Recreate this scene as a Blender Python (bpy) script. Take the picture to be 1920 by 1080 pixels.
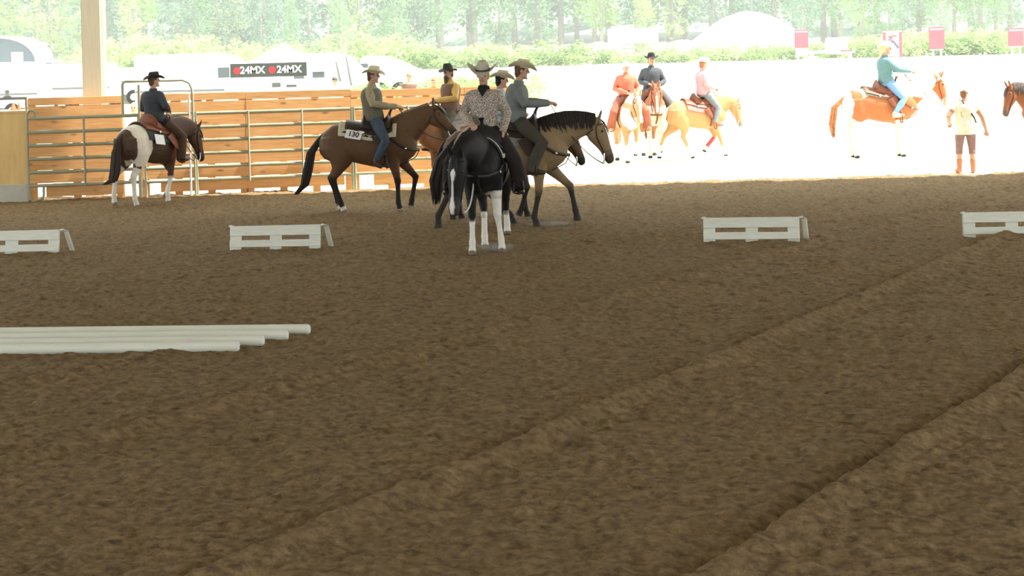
import bpy, bmesh, math, random
import numpy as np
from mathutils import Vector, Matrix
random.seed(7); rng = np.random.default_rng(7)
for o in list(bpy.data.objects): bpy.data.objects.remove(o, do_unlink=True)
scn = bpy.context.scene
COL = scn.collection
# ------------------------------------------------------------------ camera
F, CH, PX0, PY0, ROLL = 3000.0, 2.4, 960.0, 121.5, math.radians(1.5)
cs, sn = math.cos(ROLL), math.sin(ROLL)
cd = bpy.data.cameras.new('camera'); cam = bpy.data.objects.new('camera', cd); COL.objects.link(cam)
cd.sensor_width = 36; cd.lens = F/1920*36; cd.shift_y = -(540-PY0)/1920
cd.clip_end = 1000
cam.matrix_world = Matrix(((cs, sn, 0, 0), (0, 0, -1, 0), (-sn, cs, 0, CH), (0, 0, 0, 1)))
scn.camera = cam
# ------------------------------------------------------------------ light
W = bpy.data.worlds.new('sky'); scn.world = W; W.use_nodes = True
bg = W.node_tree.nodes['Background']; bg.inputs[0].default_value = (0.90, 0.97, 1.0, 1); bg.inputs[1].default_value = 1.5
sl = bpy.data.lights.new('sun_offscreen', 'SUN'); sl.energy = 6.5; sl.angle = math.radians(1.0); sl.color = (1, .95, .86)
sun = bpy.data.objects.new('sun_offscreen', sl); COL.objects.link(sun)
sun.rotation_euler = Vector((-0.60, 0.0, -1.0)).to_track_quat('-Z', 'Y').to_euler()
vs = scn.view_settings
vs.view_transform = 'Standard'; vs.look = 'None'; vs.exposure = 1.0; vs.gamma = 1.0; vs.use_curve_mapping = False

def ray(px, py):
    dx, dy = (px-PX0)/F, (PY0-py)/F
    return dx*cs+dy*sn, -dx*sn+dy*cs
def ground(px, py, z=0.0):
    x, zz = ray(px, py); d = (z-CH)/zz
    return Vector((x*d, d, z))
def at(px, py, Y):
    x, zz = ray(px, py)
    return Vector((x*Y, Y, CH+zz*Y))
# ------------------------------------------------------------------ materials
MATS = {}
def mat(name, c, rough=.7, var=.12, scale=8.0, bump=0.0, metal=0.0, stretch=None, objvar=0.0, spec=.3, c2=None, trans=0.0):
    if name in MATS: return MATS[name]
    m = bpy.data.materials.new(name); m.use_nodes = True; nt = m.node_tree; N = nt.nodes; L = nt.links
    b = N['Principled BSDF']; b.inputs['Roughness'].default_value = rough; b.inputs['Metallic'].default_value = metal
    b.inputs['Specular IOR Level'].default_value = spec
    tc = N.new('ShaderNodeTexCoord'); mp = N.new('ShaderNodeMapping'); L.new(tc.outputs['Object'], mp.inputs[0])
    if stretch: mp.inputs['Scale'].default_value = stretch
    nz = N.new('ShaderNodeTexNoise'); nz.inputs['Scale'].default_value = scale; nz.inputs['Detail'].default_value = 6; L.new(mp.outputs[0], nz.inputs[0])
    cr = N.new('ShaderNodeValToRGB'); cr.color_ramp.elements[0].position = .3; cr.color_ramp.elements[1].position = .7
    lo = [x*(1-var) for x in (c2 or c)]; hi = [min(1, x*(1+var)) for x in c]
    cr.color_ramp.elements[0].color = (*lo, 1); cr.color_ramp.elements[1].color = (*hi, 1)
    L.new(nz.outputs[0], cr.inputs[0]); out = cr.outputs[0]
    if objvar:
        oi = N.new('ShaderNodeObjectInfo'); mr = N.new('ShaderNodeMapRange'); mr.inputs[3].default_value = 1-objvar; mr.inputs[4].default_value = 1+objvar
        L.new(oi.outputs['Random'], mr.inputs[0]); hs = N.new('ShaderNodeHueSaturation'); L.new(mr.outputs[0], hs.inputs['Value']); L.new(out, hs.inputs['Color']); out = hs.outputs[0]
    L.new(out, b.inputs['Base Color'])
    if bump:
        bp = N.new('ShaderNodeBump'); bp.inputs['Strength'].default_value = bump; bp.inputs['Distance'].default_value = .02
        L.new(nz.outputs[0], bp.inputs['Height']); L.new(bp.outputs[0], b.inputs['Normal'])
    if trans:
        tr = N.new('ShaderNodeBsdfTranslucent'); L.new(out, tr.inputs[0]); mx = N.new('ShaderNodeMixShader'); mx.inputs[0].default_value = trans
        L.new(b.outputs[0], mx.inputs[1]); L.new(tr.outputs[0], mx.inputs[2]); L.new(mx.outputs[0], N['Material Output'].inputs[0])
    MATS[name] = m; return m
def attr_mat(name, rough=.55, sheen=0.0, noise=.10, scale=30, spec=.3):
    if name in MATS: return MATS[name]
    m = bpy.data.materials.new(name); m.use_nodes = True; nt = m.node_tree; N = nt.nodes; L = nt.links
    b = N['Principled BSDF']; b.inputs['Roughness'].default_value = rough; b.inputs['Specular IOR Level'].default_value = spec
    a = N.new('ShaderNodeAttribute'); a.attribute_name = 'col'
    nz = N.new('ShaderNodeTexNoise'); nz.inputs['Scale'].default_value = scale; nz.inputs['Detail'].default_value = 4
    tc = N.new('ShaderNodeTexCoord'); L.new(tc.outputs['Object'], nz.inputs[0])
    mr = N.new('ShaderNodeMapRange'); mr.inputs[3].default_value = 1-noise; mr.inputs[4].default_value = 1+noise; L.new(nz.outputs[0], mr.inputs[0])
    hs = N.new('ShaderNodeHueSaturation'); L.new(mr.outputs[0], hs.inputs['Value']); L.new(a.outputs[0], hs.inputs['Color']); L.new(hs.outputs[0], b.inputs['Base Color'])
    MATS[name] = m; return m
def speckle(name, ca, cb, scale=60, rough=.8, thr=.5):
    if name in MATS: return MATS[name]
    m = bpy.data.materials.new(name); m.use_nodes = True; nt = m.node_tree; N = nt.nodes; L = nt.links
    b = N['Principled BSDF']; b.inputs['Roughness'].default_value = rough
    tc = N.new('ShaderNodeTexCoord'); nz = N.new('ShaderNodeTexNoise'); nz.inputs['Scale'].default_value = scale; nz.inputs['Detail'].default_value = 3; L.new(tc.outputs['Object'], nz.inputs[0])
    cr = N.new('ShaderNodeValToRGB'); cr.color_ramp.elements[0].position = thr-.03; cr.color_ramp.elements[1].position = thr+.03
    cr.color_ramp.elements[0].color = (*ca, 1); cr.color_ramp.elements[1].color = (*cb, 1)
    L.new(nz.outputs[0], cr.inputs[0]); L.new(cr.outputs[0], b.inputs['Base Color']); MATS[name] = m; return m
# ------------------------------------------------------------------ object helpers
def link(o, parent=None):
    COL.objects.link(o)
    if parent is not None: o.parent = parent
    return o
def tag(o, label, cat, group=None):
    o['label'] = label; o['category'] = cat
    if group: o['group'] = group
    return o
def struct(o): o['kind'] = 'structure'; return o
def empty(name, loc=(0, 0, 0), rz=0.0, s=1.0):
    o = bpy.data.objects.new(name, None); COL.objects.link(o); o.location = loc; o.rotation_euler = (0, 0, rz); o.scale = (s, s, s)
    o.empty_display_size = .1; return o
class MB:
    def __init__(s): s.v = []; s.f = []
    def add(s, vf):
        v, f = vf; n = len(s.v); s.v += [tuple(map(float, p)) for p in v]; s.f += [tuple(i+n for i in q) for q in f]; return s
    def box(s, lo, hi):
        x0, y0, z0 = lo; x1, y1, z1 = hi
        return s.add(([(x0, y0, z0), (x1, y0, z0), (x1, y1, z0), (x0, y1, z0), (x0, y0, z1), (x1, y0, z1), (x1, y1, z1), (x0, y1, z1)],
                      [(0, 3, 2, 1), (4, 5, 6, 7), (0, 1, 5, 4), (1, 2, 6, 5), (2, 3, 7, 6), (3, 0, 4, 7)]))
    def mesh(s, name):
        me = bpy.data.meshes.new(name); me.from_pydata(s.v, [], s.f); me.update(); return me
    def build(s, name, m, parent=None, smooth=True, bevel=0.0):
        me = s.mesh(name); o = bpy.data.objects.new(name, me); me.materials.append(m); link(o, parent)
        if smooth:
            me.shade_smooth()
            try: me.set_sharp_from_angle(angle=math.radians(45))
            except Exception: pass
        if bevel:
            b = o.modifiers.new('bevel', 'BEVEL'); b.width = bevel; b.segments = 2; b.limit_method = 'ANGLE'
        return o
def V(*a): return np.array(a, float)
def nrm(v):
    n = np.linalg.norm(v); return v/n if n > 1e-9 else v
def loft(secs, n=14, p=1.0):
    """secs: (centre, a_vec, b_vec); closed tube with fan caps"""
    vs_, fs = [], []
    for c, a, b in secs:
        for k in range(n):
            t = 2*math.pi*k/n; ct, st = math.cos(t), math.sin(t)
            if p != 1: ct = math.copysign(abs(ct)**p, ct); st = math.copysign(abs(st)**p, st)
            vs_.append(c+a*ct+b*st)
    m = len(secs)
    for i in range(m-1):
        for k in range(n):
            a_ = i*n+k; b_ = i*n+(k+1) % n; fs.append((a_, b_, b_+n, a_+n))
    vs_.append(secs[0][0]); vs_.append(secs[-1][0]); c0, c1 = m*n, m*n+1
    for k in range(n):
        fs.append((c0, (k+1) % n, k)); fs.append((c1, (m-1)*n+k, (m-1)*n+(k+1) % n))
    # outward orientation
    a, b = secs[0][1], secs[0][2]; t = secs[1][0]-secs[0][0]
    if np.dot(np.cross(a, b), t) < 0: fs = [tuple(reversed(f)) for f in fs]
    return vs_, fs
def tube(pts, rad, n=10, lat=None, p=1.0):
    """pts list; rad scalar or (lateral, other); lat = fixed lateral hint"""
    P = [np.array(q, float) for q in pts]; secs = []
    prev = None
    for i, c in enumerate(P):
        t = nrm((P[min(i+1, len(P)-1)]-P[max(i-1, 0)]))
        if lat is not None: l = np.array(lat[i] if isinstance(lat, list) else lat, float)
        elif prev is not None: l = prev
        else: l = V(0, 1, 0) if abs(t[1]) < .9 else V(1, 0, 0)
        l = nrm(l-t*np.dot(l, t)); d = np.cross(t, l); prev = l
        r = rad[i] if isinstance(rad, (list, tuple)) else rad
        ra, rb = r if isinstance(r, (list, tuple)) else (r, r)
        secs.append((c, l*ra, d*rb))
    return loft(secs, n, p)
def ring_tube(pts, r, n=8):
    """closed loop tube"""
    P = [np.array(q, float) for q in pts]; m = len(P); vs_, fs = [], []
    cen = sum(P)/m
    nr = nrm(np.cross(P[1]-P[0], P[m//3]-P[0]))
    for i, c in enumerate(P):
        t = nrm(P[(i+1) % m]-P[i-1]); l = nrm(np.cross(nr, t)); 
        for k in range(n):
            a = 2*math.pi*k/n; vs_.append(c+(l*math.cos(a)+nr*math.sin(a))*r)
    for i in range(m):
        for k in range(n):
            a_ = i*n+k; b_ = i*n+(k+1) % n; c_ = ((i+1) % m)*n+(k+1) % n; d_ = ((i+1) % m)*n+k
            fs.append((d_, c_, b_, a_))
    return vs_, fs
def ellipsoid(c, r, ax=None, nr=8, n=12):
    c = np.array(c, float); ax = ax or (V(1, 0, 0), V(0, 1, 0), V(0, 0, 1)); secs = []
    for i in range(nr+1):
        t = math.pi*i/nr; t = min(max(t, .12), math.pi-.12)
        secs.append((c-ax[2]*r[2]*math.cos(t), ax[0]*r[0]*math.sin(t), ax[1]*r[1]*math.sin(t)))
    return loft(secs, n)
def bez(a, b, c, t): return a*(1-t)**2+b*2*t*(1-t)+c*t*t
def blob(name, parts, voxel, m, parent, smooth=5, colfn=None, fac=.5):
    mb = MB()
    for q in parts: mb.add(q)
    me = mb.mesh('tmp'); o = bpy.data.objects.new('tmp', me); COL.objects.link(o)
    r = o.modifiers.new('r', 'REMESH'); r.mode = 'VOXEL'; r.voxel_size = voxel
    if smooth:
        s = o.modifiers.new('s', 'SMOOTH'); s.iterations = smooth; s.factor = fac
    dg = bpy.context.evaluated_depsgraph_get(); nm = bpy.data.meshes.new_from_object(o.evaluated_get(dg))
    bpy.data.objects.remove(o, do_unlink=True); bpy.data.meshes.remove(me)
    nm.name = name; nm.materials.clear(); nm.materials.append(m); nm.shade_smooth()
    if colfn:
        co = np.empty(len(nm.vertices)*3); nm.vertices.foreach_get('co', co); co = co.reshape(-1, 3)
        c = colfn(co); a = nm.color_attributes.new('col', 'FLOAT_COLOR', 'POINT')
        a.data.foreach_set('color', np.concatenate([c, np.ones((len(c), 1))], 1).astype(np.float32).ravel())
    ob = bpy.data.objects.new(name, nm); link(ob, parent); return ob
def vnoise(x, y, seed=0):
    xi = np.floor(x).astype(np.int64); yi = np.floor(y).astype(np.int64); fx = x-xi; fy = y-yi
    fx = fx*fx*(3-2*fx); fy = fy*fy*(3-2*fy)
    def h(a, b):
        v = (a*374761393+b*668265263+seed*974711) & 0x7fffffff; v = ((v ^ (v >> 13))*1274126177) & 0x7fffffff; return ((v ^ (v >> 16)) & 0xffff)/65535.0
    return (h(xi, yi)*(1-fx)+h(xi+1, yi)*fx)*(1-fy)+(h(xi, yi+1)*(1-fx)+h(xi+1, yi+1)*fx)*fy
def vn3(p, s, seed=0): # cheap 3d noise from planes
    return (vnoise(p[:, 0]*s+7, p[:, 2]*s+3, seed)+vnoise(p[:, 0]*s-3, p[:, 1]*s+11, seed+1)+vnoise(p[:, 1]*s+5, p[:, 2]*s-9, seed+2))/3
def text_mesh(txt, size, m, name, parent, loc, rot, extrude=.002, sx=1.0):
    cu = bpy.data.curves.new('t', 'FONT'); cu.body = txt; cu.size = size; cu.align_x = 'CENTER'; cu.align_y = 'CENTER'; cu.extrude = extrude; cu.offset = size*.02
    o = bpy.data.objects.new('t', cu); COL.objects.link(o); dg = bpy.context.evaluated_depsgraph_get()
    me = bpy.data.meshes.new_from_object(o.evaluated_get(dg)); bpy.data.objects.remove(o, do_unlink=True)
    me.materials.clear(); me.materials.append(m); me.name = name
    ob = bpy.data.objects.new(name, me); link(ob, parent); ob.location = loc; ob.rotation_euler = rot; ob.scale = (sx, 1, 1); return ob
# ================================================================== SETTING
# fence line in plan
FA, FB = ground(55, 377), ground(660, 353)
def fencept(px, z=0.0, off=0.0, py=290):
    """point on the fence line under picture column px; off = metres in front of it"""
    u = ray(px, py)[0]; d = FB-FA
    t = (u*FA.y-FA.x)/(d.x-u*d.y); p = FA+d*t
    n = Vector((d.y, -d.x, 0)).normalized()
    return Vector((p.x, p.y, z))+n*off
YB = 31.5                       # back edge of the sand
# ---- sand floor with wheel ridges and clods
def lines():
    L = []
    for (a, b, amp) in (((430, 1078), (1410, 650), 1.35), ((1345, 1078), (1912, 710), 1.4), ((60, 862), (1040, 592), 1.1),
                        ((0, 726), (270, 668), .5), ((0, 548), (330, 520), .5), ((560, 560), (900, 505), .35)):
        p, q = ground(*a), ground(*b); d = (q-p).normalized(); L.append((p.x, p.y, d.y, -d.x, amp))
    return L
FUR = lines()
def sand_h(x, y):
    h = np.zeros_like(x)
    wob = (vnoise(x*.9, y*.9, 5)-.5)*.045
    for px, py, nx, ny, amp in FUR:
        s = (x-px)*nx+(y-py)*ny+wob
        h += amp*(.060*np.exp(-(np.where(s < 0, s/.045, s/.16))**2)-.034*np.exp(-((s+.12)/.07)**2)+.010*np.exp(-((s-.4)/.25)**2))
    a = math.radians(34); s = x*math.cos(a)-y*math.sin(a); t = x*math.sin(a)+y*math.cos(a)
    h += (vnoise(s*2.2, t*.25, 11)-.5)*.022+(vnoise(s*7, t*.9, 12)-.5)*.010
    h += (vnoise(x*3.1, y*3.1, 1)-.5)*.022
    c = vnoise(x*9, y*9, 2); h += np.clip(c-.5, 0, 1)*.050
    c = vnoise(x*21, y*21, 3); h += (c-.5)*.020
    c = vnoise(x*47, y*47, 4); h += (c-.5)*.008
    return h
def make_sand():
    ys = np.concatenate([np.linspace(-16, 3.6, 14), np.exp(np.linspace(math.log(4.0), math.log(33.0), 640))])
    ud = np.linspace(-.43, .43, 600); ue = .43*np.exp(np.linspace(.02, 2.3, 40))
    us = np.concatenate([-ue[::-1], ud, ue])
    Y, U = np.meshgrid(ys, us, indexing='ij'); X = U*(np.maximum(Y, 4)+1.0)
    # ragged far edge
    edge = YB+.25+.25*vnoise(X*1.3, X*0+2, 9)-.012*X
    keep = Y > 29
    t = np.clip((Y-29)/4.0, 0, 1); Y2 = np.where(keep, 29+t*(edge-29), Y)
    Z = sand_h(X, Y2); Z = np.where(Y2 < 3.7, 0, Z)
    Z = np.where(t >= .999, -.25, Z)
    nr, nc = X.shape
    co = np.stack([X, Y2, Z], -1).reshape(-1, 3)
    i = np.arange(nr-1)[:, None]*nc+np.arange(nc-1)[None]
    q = np.stack([i, i+1, i+1+nc, i+nc], -1).reshape(-1, 4)
    me = bpy.data.meshes.new('floor'); me.vertices.add(len(co)); me.vertices.foreach_set('co', co.astype(np.float32).ravel())
    me.loops.add(q.size); me.loops.foreach_set('vertex_index', q.astype(np.int32).ravel())
    me.polygons.add(len(q)); me.polygons.foreach_set('loop_start', np.arange(0, q.size, 4, dtype=np.int32))
    me.update(calc_edges=True); me.validate(); me.shade_smooth()
    m = bpy.data.materials.new('arena_sand'); m.use_nodes = True; nt = m.node_tree; N = nt.nodes; L = nt.links; b = N['Principled BSDF']; b.inputs['Roughness'].default_value = .95; b.inputs['Specular IOR Level'].default_value = .1
    tc = N.new('ShaderNodeTexCoord')
    n1 = N.new('ShaderNodeTexNoise'); n1.inputs['Scale'].default_value = 14; n1.inputs['Detail'].default_value = 8; n1.inputs['Roughness'].default_value = .7; L.new(tc.outputs['Object'], n1.inputs[0])
    n2 = N.new('ShaderNodeTexNoise'); n2.inputs['Scale'].default_value = .7; n2.inputs['Detail'].default_value = 4; L.new(tc.outputs['Object'], n2.inputs[0])
    r1 = N.new('ShaderNodeValToRGB'); e = r1.color_ramp.elements; e[0].position = .32; e[0].color = (.112, .075, .040, 1); e[1].position = .68; e[1].color = (.318, .226, .119, 1)
    L.new(n1.outputs[0], r1.inputs[0])
    mr = N.new('ShaderNodeMapRange'); mr.inputs[3].default_value = .88; mr.inputs[4].default_value = 1.12; L.new(n2.outputs[0], mr.inputs[0])
    hs = N.new('ShaderNodeHueSaturation'); L.new(mr.outputs[0], hs.inputs['Value']); L.new(r1.outputs[0], hs.inputs['Color']); n4 = N.new('ShaderNodeTexNoise'); n4.inputs['Scale'].default_value = 9; n4.inputs['Detail'].default_value = 5; L.new(tc.outputs['Object'], n4.inputs[0])
    m4 = N.new('ShaderNodeMapRange'); m4.inputs[1].default_value = .56; m4.inputs[2].default_value = .66; m4.inputs[3].default_value = 1.0; m4.inputs[4].default_value = .68; L.new(n4.outputs[0], m4.inputs[0])
    h4 = N.new('ShaderNodeHueSaturation'); L.new(m4.outputs[0], h4.inputs['Value']); L.new(hs.outputs[0], h4.inputs['Color']); L.new(h4.outputs[0], b.inputs['Base Color'])
    n3 = N.new('ShaderNodeTexNoise'); n3.inputs['Scale'].default_value = 55; n3.inputs['Detail'].default_value = 5; L.new(tc.outputs['Object'], n3.inputs[0])
    bp = N.new('ShaderNodeBump'); bp.inputs['Strength'].default_value = .9; bp.inputs['Distance'].default_value = .012; L.new(n3.outputs[0], bp.inputs['Height']); L.new(bp.outputs[0], b.inputs['Normal'])
    me.materials.append(m); o = bpy.data.objects.new('floor', me); COL.objects.link(o); struct(o)
    o['label'] = 'harrowed brown sand floor of the riding hall'
make_sand()
# ---- sunlit field rising to the hedge
def field_z(x, y):
    t = np.clip((y-43)/45, 0, 1); return -.05+2.35*t*t*(3-2*t)*1.0
def make_field():
    xs = np.linspace(-70, 70, 120); ys = np.linspace(YB-1.2, 150, 120)
    Y, X = np.meshgrid(ys, xs, indexing='ij'); Z = field_z(X, Y)+(vnoise(X*.8, Y*.8, 3)-.5)*.06+np.clip(Y-95, 0, 60)*.05
    Z = np.where(Y < 33, Z-.06, Z)
    mb = MB(); nr, nc = X.shape; mb.v = [tuple(p) for p in np.stack([X, Y, Z], -1).reshape(-1, 3)]
    mb.f = [(i*nc+j, i*nc+j+1, (i+1)*nc+j+1, (i+1)*nc+j) for i in range(nr-1) for j in range(nc-1)]
    m = speckle('dry_field_grass', (.33, .40, .20), (.60, .58, .44), scale=1.6, thr=.36)
    o = mb.build('field', m); struct(o); o['label'] = 'sunlit dry grass field behind the riding hall'
make_field()
# ---- roof of the hall: deck on beams, carried by posts
ROOF_Y0, ROOF_Y1, EAVE = -9.0, 31.19, 6.3
deck = mat('roof_deck', (.74, .72, .66), var=.04, scale=3)
glulam = mat('glulam', (.58, .52, .38), var=.05, scale=4, stretch=(6, 6, .5))
mb = MB()
yc = (ROOF_Y0+ROOF_Y1)/2; RZ = 9.2
for sgn, (ya, yb) in ((1, (ROOF_Y0, yc)), (1, (yc, ROOF_Y1))):
    za = EAVE if ya == ROOF_Y0 else RZ; zb = RZ if ya == ROOF_Y0 else EAVE
    mb.add(([(-23, ya, za), (23, ya, za), (23, yb, zb), (-23, yb, zb), (-23, ya, za+.12), (23, ya, za+.12), (23, yb, zb+.12), (-23, yb, zb+.12)],
            [(0, 3, 2, 1), (4, 5, 6, 7), (0, 1, 5, 4), (1, 2, 6, 5), (2, 3, 7, 6), (3, 0, 4, 7)]))
o = mb.build('ceiling', deck, smooth=False); struct(o); o['label'] = 'pale underside of the hall roof over the sand'
# post seen behind the fence
pb = fencept(168.5, 0, -.55, 100)
pr = empty('post', pb, math.atan2((FB-FA).y, (FB-FA).x)); struct(pr); pr['label'] = 'cream timber post behind the board fence'
MB().box((-.185, -.16, -.1), (.185, .16, EAVE+.15)).build('shaft', glulam, pr, smooth=False, bevel=.012)
MB().box((-.12, -1.2, EAVE-.35), (.12, .3, EAVE+.1)).build('bracket', glulam, pr, smooth=False)
MB().add(tube([(.235, .02, -.05), (.235, .02, EAVE)], .042, 12)).build('side_tube', mat('white_pipe', (.85, .85, .82), var=.03, rough=.4), pr)  # white round tube along one side of the post
for px_ in (-16.5, 9.5, 18.5):
    p2 = empty('post', (px_-5 if px_ < 0 else px_+6, 30.9, 0)); struct(p2)
    MB().box((-.185, -.16, -.1), (.185, .16, EAVE+.15)).build('shaft', glulam, p2, smooth=False, bevel=.012)
# ---- plywood wall on a concrete base, left end of the fence
wl0 = fencept(-260, 0, .0); wl1 = fencept(52, 0, .0)
wd = (wl1-wl0); wr = empty('wall_left', wl1, math.atan2(wd.y, wd.x)); struct(wr); wr['label'] = 'yellow plywood kick wall on a concrete base left of the fence'
ply = mat('plywood', (.80, .56, .24), var=.08, scale=3, stretch=(3, 1, .6), rough=.6)
conc = mat('concrete', (.55, .54, .47), var=.08, scale=5, bump=.2)
nL = wd.length
for k in range(3):
    x1 = -k*nL/3; x0 = -(k+1)*nL/3+.012
    MB().box((x0, -.02, .33), (x1, .03, 1.72)).build('panel', ply, wr, smooth=False, bevel=.004)
MB().box((-nL, -.03, -.1), (0, .15, .335)).build('base', conc, wr, smooth=False, bevel=.01)
MB().box((-nL, -.04, 1.72), (0, .06, 1.76)).build('cap_rail', ply, wr, smooth=False, bevel=.004)
# ================================================================== FENCE, PANELS, JUMPS, POLES
def board_mat():
    m = bpy.data.materials.new('fence_board'); m.use_nodes = True; nt = m.node_tree; N = nt.nodes; L = nt.links; b = N['Principled BSDF']; b.inputs['Roughness'].default_value = .75; b.inputs['Specular IOR Level'].default_value = .2
    tc = N.new('ShaderNodeTexCoord'); oi = N.new('ShaderNodeObjectInfo'); ad = N.new('ShaderNodeVectorMath'); ad.operation = 'ADD'; L.new(tc.outputs['Object'], ad.inputs[0])
    sc = N.new('ShaderNodeMath'); sc.operation = 'MULTIPLY'; sc.inputs[1].default_value = 37; L.new(oi.outputs['Random'], sc.inputs[0]); L.new(sc.outputs[0], ad.inputs[1])
    mp = N.new('ShaderNodeMapping'); mp.inputs['Scale'].default_value = (.7, 8, 8); L.new(ad.outputs[0], mp.inputs[0])
    nz = N.new('ShaderNodeTexNoise'); nz.inputs['Scale'].default_value = 4; nz.inputs['Detail'].default_value = 6; L.new(mp.outputs[0], nz.inputs[0])
    cr = N.new('ShaderNodeValToRGB'); cr.color_ramp.elements[0].position = .3; cr.color_ramp.elements[1].position = .7; cr.color_ramp.elements[0].color = (.80, .40, .15, 1); cr.color_ramp.elements[1].color = (.93, .54, .25, 1); L.new(nz.outputs[0], cr.inputs[0])
    m2 = N.new('ShaderNodeMapping'); m2.inputs['Scale'].default_value = (1.7, .01, 4.5); L.new(ad.outputs[0], m2.inputs[0]); vo = N.new('ShaderNodeTexVoronoi'); vo.inputs['Scale'].default_value = 1.0; L.new(m2.outputs[0], vo.inputs[0])
    k = N.new('ShaderNodeMapRange'); k.inputs[1].default_value = .05; k.inputs[2].default_value = .16; k.inputs[3].default_value = .5; k.inputs[4].default_value = 1; L.new(vo.outputs['Distance'], k.inputs[0])
    v2 = N.new('ShaderNodeMapRange'); v2.inputs[3].default_value = .86; v2.inputs[4].default_value = 1.06; L.new(oi.outputs['Random'], v2.inputs[0])
    mu = N.new('ShaderNodeMath'); mu.operation = 'MULTIPLY'; L.new(k.outputs[0], mu.inputs[0]); L.new(v2.outputs[0], mu.inputs[1])
    hs = N.new('ShaderNodeHueSaturation'); L.new(mu.outputs[0], hs.inputs['Value']); L.new(cr.outputs[0], hs.inputs['Color']); L.new(hs.outputs[0], b.inputs['Base Color']); return m
wood = board_mat()
pipe = mat('galvanised_pipe', (.36, .36, .25), var=.06, scale=6, rough=.45, metal=.0)
ang = math.atan2((FB-FA).y, (FB-FA).x)
fr = empty('board_fence', fencept(55), ang); tag(fr, 'orange brown horizontal board fence behind the metal corral panels', 'fence')
def fl(px): return (fencept(px)-fencept(55)).length*(1 if px >= 55 else -1)
ROWS = [(2.00, 1.855), (1.835, 1.625), (1.59, 1.365), (1.325, 1.105), (1.065, .845), (.805, .59), (.55, .33), (.29, .07)]
SECT = [(55, 231), (266, 462.8), (463, 660), (660.5, 873.8), (874, 985)]
for si, (a, b) in enumerate(SECT):
    for ri, (zt, zb) in enumerate(ROWS):
        x0, x1 = fl(a), fl(b)
        if ri == 7:
            if si == 0: x0 = fl(85)
            if si == 1: x0 = fl(300)
            if si == 2: x1 = fl(645)
            if si == 3: x0 = fl(700)
        dz = -.03 if si >= 3 else 0.0
        jy = random.uniform(-.006, .006); t0 = random.uniform(-.006, .006)
        me = MB()
        me.box((x0, -.0+jy, zb+dz+t0), (x1, .035+jy, zt+dz+t0))
        me.build('board', wood, fr, smooth=False, bevel=.004)
    n = max(2, int((fl(b)-fl(a))/.62)+1)
    for k in range(n):
        x = fl(a)+.06+(fl(b)-fl(a)-.12)*k/(n-1)
        MB().box((x-.075, .036, -.1), (x+.075, .115, 1.97)).build('batten', wood, fr, smooth=False)
RAIL = [1.605, 1.335, 1.075, .817, .558, .30]
def panel(name, label, a, b, ups, arch0=False, off=.16, rails=RAIL, group=None):
    p0 = fencept(a, 0, off); p1 = fencept(b, 0, off); L = (p1-p0).length
    r = empty(name, p0, math.atan2((p1-p0).y, (p1-p0).x)); tag(r, label, 'fence panel', group)
    for z in rails: MB().add(tube([(0, 0, z), (L, 0, z)], [(.026, .034), (.026, .034)], 10)).build('rail', pipe, r)
    for z in rails:
        for k in range(max(2, int(L/1.0))):
            x = .45+k*1.0
            if x < L-.2: MB().add(tube([(x, 0, z), (x+.3, 0, z)], .038, 10)).build('rail_sleeve', pipe, r)
    if arch0:
        pts = [(.17, 0, .02), (.06, 0, .0), (0, 0, .10), (-.01, 0, .9), (-.01, 0, 1.68), (.03, 0, 1.755), (.09, 0, 1.765), (.15, 0, 1.72), (.16, 0, 1.62)]
        MB().add(tube(pts, .024, 8)).build('end_frame', pipe, r)
        MB().add(tube([(.17, 0, .02), (.25, 0, .05), (.27, 0, .13), (.27, 0, .30)], .024, 8)).build('foot', pipe, r)
    else:
        MB().add(tube([(0, 0, 0), (0, 0, 1.64)], .03, 10)).build('upright', pipe, r)
    for u in ups:
        x = (fencept(u, 0, off)-p0).length
        MB().add(tube([(x, -.01, .25), (x, -.01, 1.63)], [(.042, .022)]*2, 10)).build('upright', pipe, r)
    MB().add(tube([(L, 0, 0), (L, 0, 1.64)], .03, 10)).build('upright', pipe, r)
    return r
panel('corral_panel', 'metal corral panel with an arched end frame beside the plywood wall', 55, 262, [160], True)
panel('corral_panel', 'long metal corral panel between the arched gate and the fence joint', 369, 660, [467, 567])
panel('corral_panel', 'metal corral panel behind the bay horse numbered 130', 664, 868, [765])
panel('corral_panel', 'last metal corral panel at the open end of the board fence', 872, 985, [930])
# tall bow gate
p0 = fencept(264.5, 0, .25); p1 = fencept(366, 0, .25); L = (p1-p0).length
gt = empty('bow_gate', p0, math.atan2((p1-p0).y, (p1-p0).x)); tag(gt, 'tall arched metal walk through gate behind the rider in dark shirt', 'gate')
xl = -(p0-fencept(234, 0, .25)).length; zt = 2.27
MB().add(tube([(xl, .02, 1.6), (xl, .02, zt-.05), (xl+.05, .02, zt), (L-.2, 0, zt), (L-.08, 0, zt-.06), (L-.03, 0, zt-.17), (L-.02, 0, zt-.3), (L, 0, 0)], .026, 10)).build('bow', pipe, gt)
MB().add(tube([(L-.09, 0, 0), (L-.09, 0, 2.0)], .024, 8)).build('upright', mat('white_pipe', (.85, .85, .82)), gt)
MB().add(tube([(.0, 0, 0), (.0, 0, 2.2)], .028, 8)).build('upright', pipe, gt)
MB().add(tube([(.10, 0, 0), (.10, 0, 1.64)], .026, 8)).build('upright', pipe, gt)
for z in RAIL: MB().add(tube([(.1, 0, z), (L-.09, 0, z)], [(.026, .034)]*2, 10)).build('rail', pipe, gt)
MB().add(tube([(.05, -.04, 1.32), (.30, -.04, 1.32)], .014, 8)).build('latch', pipe, gt)
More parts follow.
